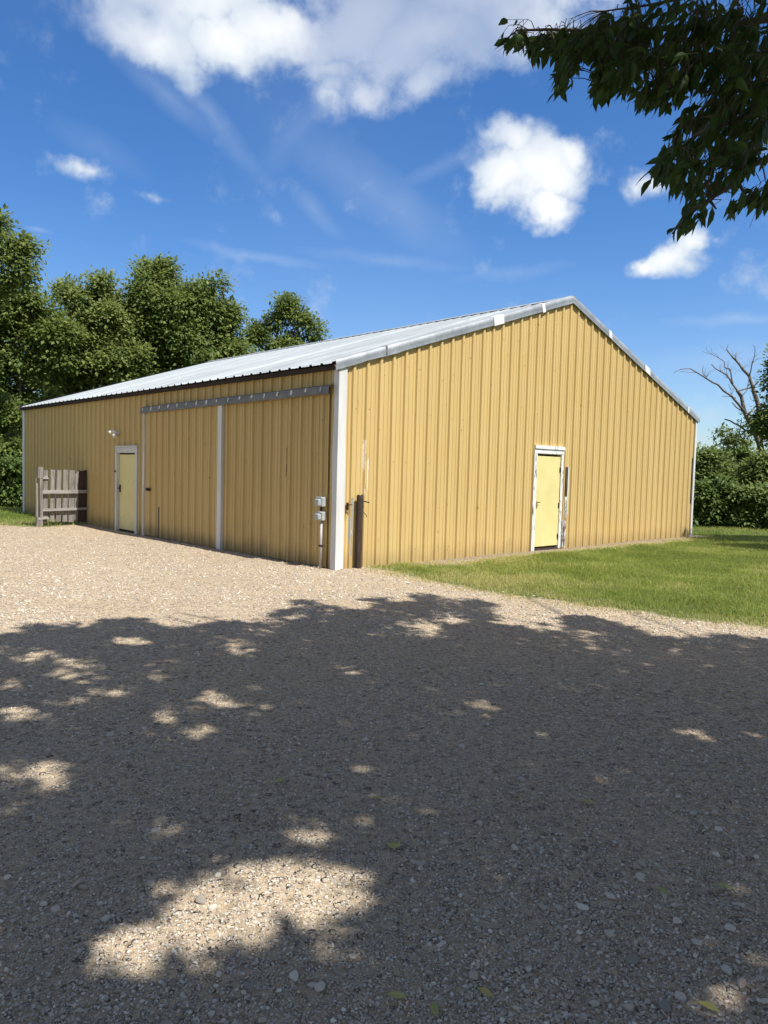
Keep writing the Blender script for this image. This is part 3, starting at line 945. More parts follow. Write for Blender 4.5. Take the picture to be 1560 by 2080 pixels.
# side walk door
def door_side():
    y0, y1 = SV0+.035, SV1-.03
    o = MB().bbox((.012, y0, .03), (.055, y1, 1.83), .004).build('door', m_leafdoor, barn)
    MB().bbox((-.060, SV0-.075, -.05), (.03, SV0+.03, 2.0), .008).build('door_frame', m_white_old, o)
    MB().bbox((-.060, SV1-.025, -.03), (.03, SV1+.075, 2.0), .008).build('door_frame', m_white_old, o)
    MB().bbox((-.062, SV0-.085, 2.003), (.03, SV1+.085, 2.04), .006).box((-.045, SV0+.033, 1.865), (.03, SV1-.03, 2.0)).build('door_head', m_white_old, o)
    MB().box((-.02, y0-.02, -.06), (.06, y1+.02, .0)).build('threshold', m_post, o)
    MB().bbox((-.008, y1-.09, .92), (.012, y1-.04, 1.10), .003).tube([(.012, y1-.065, 1.02), (-.05, y1-.065, 1.02), (-.055, y1-.15, 1.01)], .010, 6).build('handle', m_black, o)
    for z in (1.62, .95, .28):
        MB().box((.004, y0-.010, z-.055), (.012, y0+.03, z+.055)).build('hinge', m_black, o)
    MB().bbox((-.085, SV1+.0, 1.40), (-.060, SV1+.055, 1.44), .004).build('latch', m_black, o)
door_side()

# ------------------------------------------------------------------ things at the barn
m_plastic = mat_plain('white_fixture_plastic', (.66, .66, .62), (.76, .76, .72), .45, 8)
fl = empty('flood_light', bloc(-.024, 8.30, 2.36), ANG)
tag(fl, 'white twin head flood light on the side wall above the pale walk door', 'flood light')
b_ = MB(); b_.tube([(0, 0, -.03), (-.03, 0, -.03)], [.045, .04], 14); b_.build('base_plate', m_plastic, fl)
for s, dz in ((.09, .02), (-.08, -.10)):
    hd = MB(); k6 = .62
    hd.tube([(-.02, s*.15, -.02+dz*.2), (-.05, s*.4, dz*.4)], .012, 8)
    hd.tube([(-.06*k6, s*.5*k6, dz*k6), (-.10*k6, s*.8*k6, (.01+dz)*k6), (-.14*k6, s*1.3*k6, (.02+dz)*k6), (-.22*k6, s*2.1*k6, (dz-.03)*k6), (-.26*k6, s*2.4*k6, (dz-.06)*k6)], [.018, .032, .034, .046, .050], 14)
    hd.build('lamp_head', m_plastic, fl)
MB().bbox((-.07, -.022, -.125), (-.025, .022, -.075), .015).build('motion_sensor', m_plastic, fl)

m_grey_box = mat_plain('light_grey_enclosure', (.36, .385, .395), (.48, .50, .50), .45, 6, .1)
m_grey_pipe = mat_plain('grey_conduit', (.36, .34, .32), (.48, .46, .44), .5, 7, .2)
def ebox(z, h, label):
    e = empty('electrical_box', bloc(-.076, .250, z), ANG)
    tag(e, label, 'electrical box')
    MB().bbox((-.075, -.068, 0), (.0, .068, h), .012).build('enclosure', m_grey_box, e)
    MB().bbox((-.145, -.060, .015), (-.0765, .055, h-.03), .016).bbox((-.105, -.066, h-.028), (-.0775, .066, h+.004), .006).build('cover', m_grey_box, e)
    MB().tube([(-.09, .060, .04), (-.09, .060, h-.05)], .008, 6).build('hinge', m_black, e)
    return e
e1 = ebox(1.00, .155, 'upper of two grey electrical boxes beside the white corner trim')
e2 = ebox(.775, .145, 'lower grey electrical box with a conduit running down to the gravel')
MB().tube([(-.040, -.01, .0), (-.040, -.01, -.80)], .022, 10).build('conduit', m_grey_pipe, e2)
MB().bbox((-.068, -.042, -.42), (-.005, .024, -.39), .006).build('pipe_strap', m_black, e2)
MB().tube([(-.040, 0, .0), (-.040, 0, -.075)], .020, 8).build('conduit', m_black, e1)

pr = empty('wooden_post', bloc(.425, -.075, 0), ANG)
tag(pr, 'short dark weathered wooden post against the gable wall near the corner', 'post')
po = MB(); vs = []; n = 12; rows = 14
for i in range(rows+1):
    z = -.06+1.235*i/rows
    for k_ in range(n):
        a = 2*math.pi*k_/n
        r = .056*(1+.20*(float(vnoise(np.array([z*2.1+k_*.01]), np.array([math.cos(a)*1.6+math.sin(a)*2.3+5]))[0])-.5)*2*.6)
        sq = 1/max(abs(math.cos(a)), abs(math.sin(a)))**.45
        vs.append((r*sq*math.cos(a), r*.78*sq*math.sin(a), z+(.035*math.sin(a*2+1) if i == rows else 0)))
fs = [(i*n+k_, i*n+(k_+1) % n, (i+1)*n+(k_+1) % n, (i+1)*n+k_) for i in range(rows) for k_ in range(n)]+[tuple(rows*n+k_ for k_ in range(n))]
po.add(vs, fs); po.build('shaft', m_post, pr)
MB().tube([(.055, -.03, 1.10), (.075, -.07, 1.09), (.135, -.075, 1.075)], .010, 6).build('nail', m_black, pr)
MB().tube([(.055, -.03, .92), (.085, -.06, .88), (.10, -.06, .84)], .006, 5).build('nail', m_black, pr)

# fence panel beside the side wall
fp = empty('fence_panel', bloc(-.05, 10.2, 0.0), ANG)
tag(fp, 'weathered broken wooden picket fence panel standing off the side wall', 'fence')
def board(x0, x1, z0, z1, y0, y1, name, mat, lean=0.0, top=0.0, notch=None):
    b_ = MB(); n = 6
    if notch:   # broken, stepped top
        b_.hexa([(x0, y0, z0), (x1, y0, z0), (x1, y1, z0), (x0, y1, z0), (x0+lean, y0, z1-notch), (x1+lean, y0, z1), (x1+lean, y1, z1), (x0+lean, y1, z1-notch)])
    else:
        vs = []
        for i in range(n+1):
            z = z0+(z1-z0)*i/n
            w_ = lambda q: .006*(float(vnoise(np.array([z*6.0+x0*31]), np.array([q*7.7+x0*13]))[0])-.5)*2
            dx = lean*i/n
            vs += [(x0+dx+w_(1), y0+w_(2)*.5, z+(top if i == n else 0)), (x1+dx+w_(3), y0+w_(4)*.5, z-(top if i == n else 0)), (x1+dx+w_(3), y1, z-(top if i == n else 0)), (x0+dx+w_(1), y1, z+(top if i == n else 0))]
        fs = [(0, 3, 2, 1), tuple(n*4+j for j in range(4))]+[(i*4+j, i*4+(j+1) % 4, (i+1)*4+(j+1) % 4, (i+1)*4+j) for i in range(n) for j in range(4)]
        b_.add(vs, fs)
    return b_.build(name, mat, fp)
X = lambda px: -1.24+(px-190)/(1390-190)*1.24            # zoomed pixel to metres along the panel
pk = [(335, 455, 1.385, .01), (495, 610, 1.40, .02), (640, 765, 1.41, .018), (795, 925, 1.41, .018), (935, 1080, 1.40, .03)]
for a, b2, zt, ln in pk:
    board(X(a)+.006, X(b2)-.012, .085+random.uniform(-.02, .02), zt+random.uniform(-.01, .01), .0, .022, 'picket', m_wood, ln, random.uniform(-.008, .008))
board(X(1085), X(1170), .11, 1.39, .0, .022, 'picket', m_wood, .02, 0, .10)
board(X(1178), X(1290), .07, 1.40, .004, .026, 'picket', m_post, .012, .01)  # dark wood here: the barn's shadow on the picket put into its colour
board(X(1298), X(1392), .06, 1.41, .002, .024, 'picket', m_post, .010, -.01)  # also darkened by colour to stand for the barn's shadow
board(X(190), X(310), 1.20, 1.475, -.10, .03, 'post_stub', m_wood, .008, .006)
board(X(175), X(225), .0, 1.19, -.02, .03, 'post', m_wood, -.010, .01)
board(X(245), X(310), .10, 1.185, -.10, -.03, 'post', m_wood, -.012, .012)
board(X(165), X(300), -.04, .22, -.11, .0, 'post_foot', m_wood, .0, .01)
def rail(x0, x1, z0, z1, y0, y1):
    MB().hexa([(x0, y0, z0), (x1, y0, z0+.02), (x1, y1, z0+.02), (x0, y1, z0), (x0, y0, z1), (x1, y0, z1+.02), (x1, y1, z1+.02), (x0, y1, z1)]).build('rail', m_woodx, fp)
rail(X(245), X(1390), .80, .885, -.075, -.003)
rail(X(300), X(1390), .365, .425, -.075, -.003)
rail(X(200), X(440), .155, .20, -.12, -.004)
MB().hexa([(X(320), -.03, 1.17), (X(470), -.03, 1.175), (X(470), -.003, 1.175), (X(320), -.003, 1.17), (X(320), -.03, 1.21), (X(430), -.03, 1.26), (X(430), -.003, 1.26), (X(320), -.003, 1.21)]).build('rail', m_woodx, fp)

# ------------------------------------------------------------------ trees
QT = np.array([(-.5, 0, 0), (.5, 0, 0), (.42, .95, .10), (-.42, .95, .10)], float)   # placeholder quad leaf (off-frame crown)
KT = np.array([(0, 0, 0), (.30, .42, .05), (0, 1, -.02), (-.30, .42, .05)], float)   # kite leaf
KF = np.array([(0, 1, 2), (0, 2, 3)])

def limb(mb, p0, p1, r0, r1, bend=.12, n=6, sides=7):
    p0, p1 = np.array(p0, float), np.array(p1, float)
    ln = np.linalg.norm(p1-p0)
    o = np.array([random.uniform(-1, 1) for _ in range(3)])*bend*ln
    pts = [p0+(p1-p0)*t+o*math.sin(math.pi*t)+np.array([random.uniform(-1, 1) for _ in range(3)])*ln*.02*(0 < t < 1) for t in np.linspace(0, 1, n)]
    mb.tube(pts, [r0+(r1-r0)*t for t in np.linspace(0, 1, n)], sides)
    return pts

def crown_leaves(blobs, n_cl, per, spread, size, seed, up_=.5):
    """blobs: (centre xyz, radii xyz). Sprays of leaves set through the outer volume of every blob."""
    r = np.random.default_rng(seed)
    vol = np.array([b[1][0]*b[1][1]*b[1][2] for b in blobs])**.75
    cnt = r.multinomial(n_cl, vol/vol.sum())
    cs, ns = [], []
    for (c, rad), k in zip(blobs, cnt):
        ns_ = max(5, int(k/11))                              # boughs: smaller clumps over the blob
        sd = norm(r.normal(size=(ns_, 3))+np.array([0, 0, .15]))
        sc_ = sd*(r.random((ns_, 1))**.5)*r.uniform(.75, 1.12, (ns_, 1))
        srad = r.uniform(.20, .42, ns_)
        w = r.integers(0, ns_, k)
        d = norm(r.normal(size=(k, 3))+np.array([0, 0, .35]))
        q = sc_[w]+d*(srad[w]*r.uniform(.35, 1.0, k))[:, None]*np.array([1, 1, .8])
        cs.append(np.array(c)+q*np.array(rad)); ns.append(norm(d+sd[w]*.6))
    c = np.concatenate(cs); nd = np.concatenate(ns)
    m = len(c)
    # each cluster: a flattened, outward-drooping spray
    csize = r.uniform(.55, 1.35, m)
    cc = np.repeat(c, per, 0); dd = np.repeat(nd, per, 0); ss = np.repeat(csize, per)
    off_ = np.clip(r.normal(size=(m*per, 3)), -1.7, 1.7)*spread*ss[:, None]*np.array([1, 1, .55])
    P = cc+off_
    P[:, 2] -= .30*np.hypot(off_[:, 0], off_[:, 1])
    dirn = norm(norm(off_)*.6+dd*.5+np.array([0, 0, -.35])+r.normal(size=P.shape)*.45)
    hint = norm(dd*.45+np.array([0, 0, up_])+SUN*.9+r.normal(size=P.shape)*.42)
    Rm = frames(dirn, hint)
    sz = size*r.uniform(.5, 1.55, len(P))*np.repeat(r.uniform(.75, 1.25, m), per)
    ctone = np.clip(r.normal(.48, .25, m), 0, 1)
    tone = np.clip(np.repeat(ctone, per)+r.normal(0, .14, len(P)), 0, 1)
    return P, Rm, sz, tone

def tree(name, label, base, height, blobs, n_cl, per, spread, size, mat, seed, r0=.22, group=None, cat='tree', bark=None, nl=9):
    random.seed(seed)
    base = np.array(base, float)
    t = empty(name, base)
    tag(t, label, cat, group)
    mb = MB()
    cen = np.mean([b[0] for b in blobs], 0)
    top = np.array([base[0]*.4+cen[0]*.6, base[1]*.4+cen[1]*.6, base[2]+height*.80])
    main = limb(mb, base-np.array([0, 0, .15]), top, r0, r0*.25, .06, 9)
    for i in range(nl):
        b = blobs[i % len(blobs)]
        st = main[random.randint(2, 6)]
        en = np.array(b[0])+np.array([random.uniform(-.6, .6)*b[1][j] for j in range(3)])
        pts = limb(mb, st, en, r0*random.uniform(.25, .45), r0*.08, .12)
        for _ in range(2):
            e2_ = np.array(b[0])+np.array([random.uniform(-.95, .95)*b[1][j] for j in range(3)])
            limb(mb, pts[random.randint(2, 4)], e2_, r0*.14, r0*.04, .12, 5, 5)
    mb.v = [tuple(np.array(p)-base) for p in mb.v]
    mb.build('trunk', bark or m_bark, t)
    P, Rm, sz, tone = crown_leaves(blobs, int(n_cl*1.5), int(per*1.05), spread*1.12, size*.84, seed)
    V, T = scatter(KT, KF, P-base, Rm, sz)
    np_mesh('crown', V, T, mat, t, {'tone': np.repeat(tone, 4)})
    return t

def blob(px, py, Y, rx, ry, depth=None):
    c = at(px, py, Y); s = Y/F
    return (c, (rx*s, depth if depth else (rx+ry)*.5*s, ry*s))
def gz(px, Y):                                              # a foot on level ground Y ahead
    p = at(px, 1000, Y); return (p[0], Y, -.03)

Y = 27
tree('leafy_tree', 'tall tree cut off by the left edge, its branch reaching highest on the left', gz(-70, Y), 11.5,
     [blob(15, 505, Y, 50, 36), blob(-30, 470, Y, 45, 50), blob(42, 545, Y, 36, 26), blob(5, 565, Y, 42, 24), blob(-60, 560, Y, 70, 110), blob(-5, 440, Y, 14, 18)], 330, 42, .26, .17, m_leaf, 11, .25, nl=0)
Y = 31
tree('leafy_tree', 'broad tree at far left with sky gaps low in its crown', gz(20, Y), 8.2,
     [blob(20, 660, Y, 70, 60), blob(70, 630, Y, 50, 36), blob(-10, 740, Y, 60, 60), blob(80, 720, Y, 62, 56), blob(30, 800, Y, 36, 40), blob(120, 690, Y, 38, 50)], 560, 44, .30, .18, m_leaf, 12, .22, nl=12)
Y = 33
tree('leafy_tree', 'light green tree second from the left with a pointed top', gz(190, Y), 9.2,
     [blob(185, 600, Y, 45, 36), blob(205, 570, Y, 26, 22), blob(215, 660, Y, 62, 60), blob(165, 700, Y, 60, 60), blob(235, 740, Y, 62, 56), blob(160, 780, Y, 55, 50), blob(130, 600, Y, 36, 26)], 640, 44, .30, .18, m_leaf_y, 13, .22, nl=12)
Y = 35
tree('leafy_tree', 'largest tree behind the barn roof with a wide dense dark crown', gz(365, Y), 12,
     [blob(320, 565, Y, 50, 36), blob(300, 545, Y, 22, 22), blob(350, 620, Y, 92, 60), blob(425, 600, Y, 50, 34), blob(455, 650, Y, 42, 46), blob(290, 660, Y, 56, 70), blob(380, 705, Y, 115, 62), blob(470, 715, Y, 34, 44), blob(300, 760, Y, 80, 56), blob(400, 770, Y, 90, 40)], 1500, 44, .32, .19, m_leaf, 14, .32, nl=16)
Y = 38
tree('leafy_tree', 'smaller isolated tree showing bare twigs above the middle of the roof', gz(592, Y), 10.5,
     [blob(585, 622, Y, 36, 28), blob(610, 645, Y, 24, 32), blob(560, 655, Y, 22, 26), blob(530, 680, Y, 28, 34), blob(595, 690, Y, 40, 30), blob(648, 672, Y, 20, 24), blob(580, 740, Y, 80, 40)], 330, 36, .26, .19, m_leaf, 15, .24, nl=14)
Y = 36
tree('leafy_tree', 'dark shaded understory tree low behind the left end of the barn', gz(95, Y), 6.0,
     [blob(60, 880, Y, 70, 60), blob(130, 800, Y, 60, 40), blob(-20, 860, Y, 60, 70), blob(200, 800, Y, 70, 40)], 420, 44, .34, .20, m_leaf_d, 16, .2)
Y = 25.5
tree('weedy_bush', 'bright green weedy bush at the left edge beside the barn end', gz(10, Y), 1.9,
     [blob(20, 960, Y, 34, 40), blob(-20, 985, Y, 40, 46), blob(40, 1000, Y, 26, 34), blob(0, 1015, Y, 40, 24)], 240, 36, .20, .14, m_weed, 17, .05, None, 'bush', None, 8)
Y = 29
tree('weedy_bush', 'taller green shrub behind the weedy bush at the left edge', gz(5, Y), 3.6,
     [blob(5, 850, Y, 32, 50), blob(-20, 900, Y, 45, 60), blob(25, 905, Y, 22, 34)], 200, 40, .22, .16, m_leaf, 18, .08, None, 'bush', None, 8)

# right side
Y = 30
tree('bush', 'round dark green bush nearest the barn corner at right', gz(1445, Y), 2.2,
     [blob(1432, 938, Y, 32, 26), blob(1412, 922, Y, 12, 10), blob(1448, 925, Y, 14, 18), blob(1460, 970, Y, 46, 40), blob(1425, 985, Y, 38, 40)], 330, 40, .24, .16, m_leaf_d, 21, .1, 'bushes behind the right lawn', 'bush')
Y = 33
tree('bush', 'tallest dark bush below the bare dead tree', gz(1510, Y), 2.4,
     [blob(1482, 935, Y, 26, 22), blob(1510, 922, Y, 18, 16), blob(1535, 945, Y, 36, 30), blob(1470, 960, Y, 22, 20), blob(1490, 985, Y, 50, 40)], 360, 40, .26, .17, m_leaf_d, 22, .1, 'bushes behind the right lawn', 'bush')
Y = 27
tree('bush', 'large mid green bush at the right edge of the lawn', gz(1565, Y), 2.2,
     [blob(1562, 938, Y, 26, 22), blob(1535, 960, Y, 24, 26), blob(1550, 985, Y, 36, 34), blob(1515, 1000, Y, 20, 20), blob(1590, 990, Y, 40, 60)], 380, 38, .24, .15, m_leaf, 23, .1, 'bushes behind the right lawn', 'bush')
Y = 25
tree('bush', 'low light green bush with big leaves beside the barn corner trim', gz(1440, Y), 1.0,
     [blob(1420, 1000, Y, 20, 22), blob(1444, 1014, Y, 20, 34), blob(1470, 1040, Y, 34, 24), blob(1425, 1045, Y, 26, 22), blob(1482, 1010, Y, 12, 26), blob(1458, 985, Y, 10, 18)], 150, 30, .20, .17, m_weed, 24, .05, 'bushes behind the right lawn', 'bush')
Y = 24.5
tree('bush', 'low shaded bush at the lawn edge in the right corner', gz(1535, Y), 1.0,
     [blob(1508, 1042, Y, 26, 26), blob(1525, 1010, Y, 13, 36), blob(1562, 1040, Y, 42, 32), blob(1550, 1000, Y, 16, 30), blob(1530, 1060, Y, 40, 14), blob(1500, 1000, Y, 8, 22)], 190, 32, .20, .16, m_leaf_d, 25, .05, 'bushes behind the right lawn', 'bush')
Y = 30
tree('leafy_tree', 'green tree entering at the right edge beside the dead tree', gz(1610, Y), 8.5,
     [blob(1572, 770, Y, 28, 34), blob(1600, 730, Y, 40, 50), blob(1575, 845, Y, 30, 40), blob(1600, 860, Y, 50, 60), blob(1548, 870, Y, 22, 22)], 240, 38, .24, .17, m_leaf, 26, .2)
Y = 33.5
tree('leafy_tree', 'small sparse sapling with thin leaves under the dead branches', gz(1500, Y), 5.6,
     [blob(1480, 876, Y, 20, 14), blob(1510, 890, Y, 24, 16), blob(1530, 860, Y, 14, 22), blob(1495, 900, Y, 28, 14)], 36, 24, .22, .17, m_leaf_d, 27, .07)
# trees beyond the frame's right edge, whose shade falls on the lawn
tree('leafy_tree', 'tree standing right of the lawn just outside the picture', (13.6, 16.0, -.03), 8.0,
     [((13.1, 17.4, 5.0), (2.1, .70, .55)), ((14.5, 17.0, 5.0), (1.6, .8, .8)), ((12.7, 15.3, 5.0), (1.9, .5, .5)), ((14.6, 15.2, 5.0), (1.4, .6, .6)), ((15.2, 16.4, 6.2), (1.6, 1.6, 1.2))], 900, 40, .28, .19, m_leaf, 28, .2)

# dead tree
Y = 32
dt = empty('dead_tree', gz(1547, Y))
tag(dt, 'bare dead tree with twisted leafless branches beyond the bushes at right', 'tree')
dm = MB()
def zp(x, y, dy=0.0): return at(1260+x/4.427, 680+y/4.427, Y+dy)
def dead(pts, r0, r1, dy=0.0):
    P = [zp(x, y, dy*i/max(1, len(pts)-1)) for i, (x, y) in enumerate(pts)]
    # extra kinks between the control points
    Q_ = [P[0]]
    for a, b2 in zip(P[:-1], P[1:]):
        mid_ = (a+b2)/2+np.array([random.uniform(-1, 1) for _ in range(3)])*np.linalg.norm(b2-a)*.05
        Q_ += [mid_, b2]
    dm.tube(Q_, list(np.linspace(r0*.58, r1*.75, len(Q_))), 7)
    return Q_
random.seed(5)
base_pt = np.array(gz(1547, Y))
dm.tube([base_pt, zp(1275, 1250), zp(1270, 1050)], [.22, .18, .14], 9)
dead([(1270, 1050), (1230, 930), (1160, 780), (1120, 700), (1090, 560), (1050, 500)], .20, .09, .4)
dead([(1120, 700), (1060, 620), (1000, 550), (880, 450), (770, 390), (690, 340), (630, 305), (540, 310), (480, 345)], .10, .012, -1.0)
dead([(690, 340), (560, 330), (530, 332)], .02, .008)
dead([(1085, 545), (1030, 470), (985, 400), (960, 365), (900, 330), (820, 265)], .085, .03, .6)
dead([(1010, 440), (1000, 380), (985, 310), (935, 290), (935, 240), (890, 210), (830, 180), (740, 150)], .06, .008, .3)
dead([(890, 210), (825, 160), (815, 110)], .016, .006); dead([(830, 180), (775, 140), (775, 100)], .014, .006)
dead([(960, 365), (955, 310), (985, 300)], .02, .015)
dead([(1272, 1050), (1262, 850), (1250, 700), (1220, 560), (1195, 470), (1160, 370), (1100, 310), (1040, 230), (1000, 190), (955, 130), (970, 80)], .22, .010, .8)
dead([(1160, 370), (1185, 260), (1210, 180), (1210, 110), (1190, 90)], .05, .008, -.4)
dead([(1040, 230), (1030, 180), (1055, 150)], .022, .008); dead([(1000, 190), (930, 130), (890, 90)], .012, .005)
dead([(1210, 200), (1275, 145)], .014, .005); dead([(1200, 470), (1260, 400), (1330, 380)], .035, .012)
dead([(1050, 510), (1130, 485), (1200, 475)], .06, .05, .5)
dead([(1200, 900), (1110, 850), (1030, 800), (940, 760)], .075, .035, -.8)
dead([(1150, 710), (1200, 660), (1260, 620), (1340, 640)], .06, .03, .5)
dead([(1040, 570), (975, 555), (915, 552)], .035, .015); dead([(1100, 690), (1040, 650), (1005, 608)], .05, .03)
dead([(1030, 480), (990, 490), (978, 455), (970, 440)], .02, .01); dead([(880, 450), (820, 430)], .02, .01)
dead([(1085, 560), (1140, 500), (1150, 430), (1165, 380)], .035, .015); dead([(1090, 330), (1050, 320), (1030, 360)], .012, .005)
for _ in range(70):
    x0, y0 = random.choice([(1000, 550), (770, 390), (985, 330), (1100, 310), (1185, 260), (1040, 230), (900, 330), (1140, 485), (960, 390), (1080, 720), (1200, 600)])
    a = random.uniform(-2.6, -.4); l_ = random.uniform(50, 130)
    dead([(x0, y0), (x0+l_*.5*math.cos(a), y0+l_*.5*math.sin(a)), (x0+l_*math.cos(a+.3), y0+l_*math.sin(a+.3))], .011, .004, random.uniform(-.8, .8))
o = dm.build('trunk', m_dead, dt); o.data.transform(Matrix.Translation(-Vector(dt.location)))

# ------------------------------------------------------------------ the shade tree over the camera
bound = np.array([(-2000, 1290), (-300, 1288), (0, 1281), (77, 1271), (195, 1264), (205, 1250), (287, 1258), (380, 1260), (420, 1246), (512, 1253), (538, 1236), (580, 1230), (636, 1227), (690, 1233), (760, 1230), (800, 1226),
                  (852, 1214), (965, 1217), (1006, 1232), (990, 1255), (1068, 1271), (1119, 1266), (1196, 1260), (1273, 1273), (1365, 1289), (1478, 1290), (1560, 1296), (3500, 1330)], float)
LIT = [(480, 1850, 190, 84, -.15), (560, 1790, 160, 46, .1), (400, 1905, 140, 48, .15), (250, 1930, 120, 44, .1), (660, 1835, 110, 50, -.1), (480, 1850, 120, 50), (540, 1830, 110, 50), (690, 1930, 55, 26), (180, 1925, 62, 36, .2), (330, 1800, 60, 22), (250, 1990, 40, 16), (470, 1975, 90, 26), (700, 1780, 50, 24),
       (860, 1665, 44, 17), (755, 1655, 30, 36), (740, 1560, 50, 22), (630, 1700, 45, 22), (590, 1668, 40, 14), (545, 1690, 30, 12), (640, 1722, 40, 16), (80, 1575, 84, 38, .1), (15, 1640, 40, 28), (690, 1690, 30, 22), (640, 1712, 30, 18), (350, 1672, 40, 14), (770, 1640, 18, 20),
       (77, 1335, 66, 15), (159, 1348, 46, 16), (118, 1366, 46, 8), (185, 1376, 52, 9), (318, 1378, 36, 15), (487, 1312, 52, 20), (538, 1284, 36, 12), (631, 1304, 32, 10), (623, 1325, 28, 9), (430, 1422, 54, 18), (46, 1445, 60, 17), (118, 1458, 52, 16), (400, 1484, 52, 14),
       (518, 1445, 32, 12), (580, 1435, 44, 14), (692, 1478, 26, 12), (472, 1463, 40, 9), (330, 1460, 38, 14), (23, 1386, 34, 11), (370, 1309, 24, 8), (857, 1278, 58, 20), (919, 1258, 40, 11), (973, 1427, 40, 12), (1206, 1291, 40, 9), (1196, 1310, 26, 7), (1163, 1401, 22, 7),
       (1450, 2040, 60, 44), (1110, 1495, 34, 10), (1400, 1496, 30, 8), (300, 1500, 40, 14), (700, 1360, 30, 10), (260, 1300, 50, 8), (1390, 1275, 40, 8), (20, 2035, 50, 40), (560, 1265, 30, 7), (230, 1400, 40, 10), (10, 1320, 40, 9), (820, 1500, 30, 9)]
LIT2 = [(e[0], e[1], e[2]*1.08+5, e[3]*1.12+3)+tuple(e[4:]) for e in LIT]
def zc_(pts): return [(1000+x/2.786, y/2.786) for x, y in pts]
MASK = [zc_([(700, 60), (760, -10), (820, -120), (1700, -120), (1700, 560), (1400, 640), (1330, 560), (1280, 470), (1190, 540), (1110, 520), (1060, 580), (980, 600), (930, 610), (870, 620), (850, 560), (790, 530), (740, 510), (690, 500), (640, 540), (600, 560), (575, 480), (580, 400), (570, 300), (560, 200), (580, 120), (640, 60)]),
        zc_([(50, 230), (90, 150), (150, 110), (210, 120), (270, 160), (330, 170), (400, 130), (470, 110), (530, 140), (600, 140), (600, 300), (500, 290), (440, 300), (380, 330), (330, 300), (270, 320), (230, 330), (190, 250), (140, 230), (90, 270)]),
        zc_([(390, 300), (470, 300), (470, 400), (430, 440), (400, 520), (350, 520), (370, 430)]),
        zc_([(1080, 620), (1130, 600), (1250, 560), (1380, 580), (1700, 480), (1700, 900), (1500, 930), (1420, 980), (1380, 1060), (1290, 1090), (1150, 1080), (1050, 1060), (1010, 1050), (960, 1000), (880, 1040), (830, 1030), (840, 970), (920, 960), (960, 880), (950, 800), (1000, 740), (1060, 700)]),
        zc_([(1130, 1130), (1250, 1150), (1340, 1130), (1420, 1100), (1480, 1060), (1560, 960), (1700, 900), (1700, 1180), (1540, 1180), (1480, 1190), (1400, 1170), (1300, 1220), (1220, 1210), (1170, 1260), (1080, 1270), (1030, 1320), (1000, 1320), (1010, 1270), (1070, 1210)])]

def allowed(P, shade=True):
    """keeps what hangs where the photo shows foliage or outside the picture, and shades the right ground"""
    q, zc = project(P)
    jit = np.stack([rng.normal(0, 5, len(P)), rng.normal(0, 5, len(P))], 1)
    qq = q+jit
    inframe = (zc > .05) & (q[:, 0] > -25) & (q[:, 0] < 1585) & (q[:, 1] > -28) & (q[:, 1] < 2100)
    inm = np.zeros(len(P), bool)
    for po_ in MASK: inm |= in_poly(qq[:, 0], qq[:, 1], po_)
    ok = ~inframe | inm
    if not shade: return ok
    G = P-SUN[None]*(P[:, 2:3]/SUN[2])
    g, gz_ = project(G)
    wv = 26*(fbm(G[:, 0]*5, G[:, 1]*5, 3)-.5)
    gg = g+np.stack([wv*2.5, wv], 1)
    ok &= ~((gz_ > .3) & (gg[:, 1] < np.interp(g[:, 0], bound[:, 0], bound[:, 1])+6+30*(fbm(G[:, 0]*3.1+2, G[:, 1]*3.1+8, 4)-.5)*1.6+16*(fbm(G[:, 0]*.9, G[:, 1]*.9+31, 2)-.5)))
    ok &= ~(gz_ <= .3) | True
    bigp = in_ellipses(gg, LIT2[:11])
    ok &= ~((bigp > 0) & (rng.random(len(P)) < .55+.9*bigp)) | (gz_ < .3)
    ok &= ~(rng.random(len(P)) < np.where(in_ellipses(gg, LIT2) > 0, .30+1.05*in_ellipses(gg, LIT2), 0)) | (gz_ < .3)
    # thin places in the crown over the left part of the drive
    fl_ = fbm(G[:, 0]*1.9+11, G[:, 1]*1.9+4, 3)
    left_ = np.clip((900-g[:, 0])/900, 0, 1)
    ok &= ~((gz_ > .3) & (g[:, 1] < 1760) & (fl_ > .76-.05*left_) & (rng.random(len(P)) < .6))
    return ok

TB = np.array([6.6, -1.2, 0.0])
st = empty('shade_tree', TB)
tag(st, 'overhanging shade tree with drooping pointed leaves at upper right', 'tree')
random.seed(21)
sm = MB()
main = limb(sm, TB-np.array([0, 0, .2]), (5.4, .2, 5.6), .34, .22, .05, 8, 10)
l1 = limb(sm, main[-1], (3.2, 1.6, 9.4), .17, .05, .08)
for en in ((-1.5, 3.2, 7.6), (0.5, -2.5, 9.0), (6.5, 4.8, 8.2), (8.8, 1.5, 8.2), (2.0, 4.6, 7.4), (-2.2, 0.2, 8.0), (4.0, -3.5, 8.4)):
    pts = limb(sm, main[random.randint(4, 7)], en, .13, .03, .10, 8)
    for _ in range(3):
        e_ = np.array(en)+np.array([random.uniform(-1.6, 1.6), random.uniform(-1.2, 1.0), random.uniform(-.4, 1.6)])
        q, zc = project(e_[None])
        if zc[0] > 0 and -50 < q[0, 0] < 1600 and q[0, 1] > -50: e_[2] += 2.5
        limb(sm, pts[random.randint(3, 6)], e_, .04, .012, .1, 5, 5)
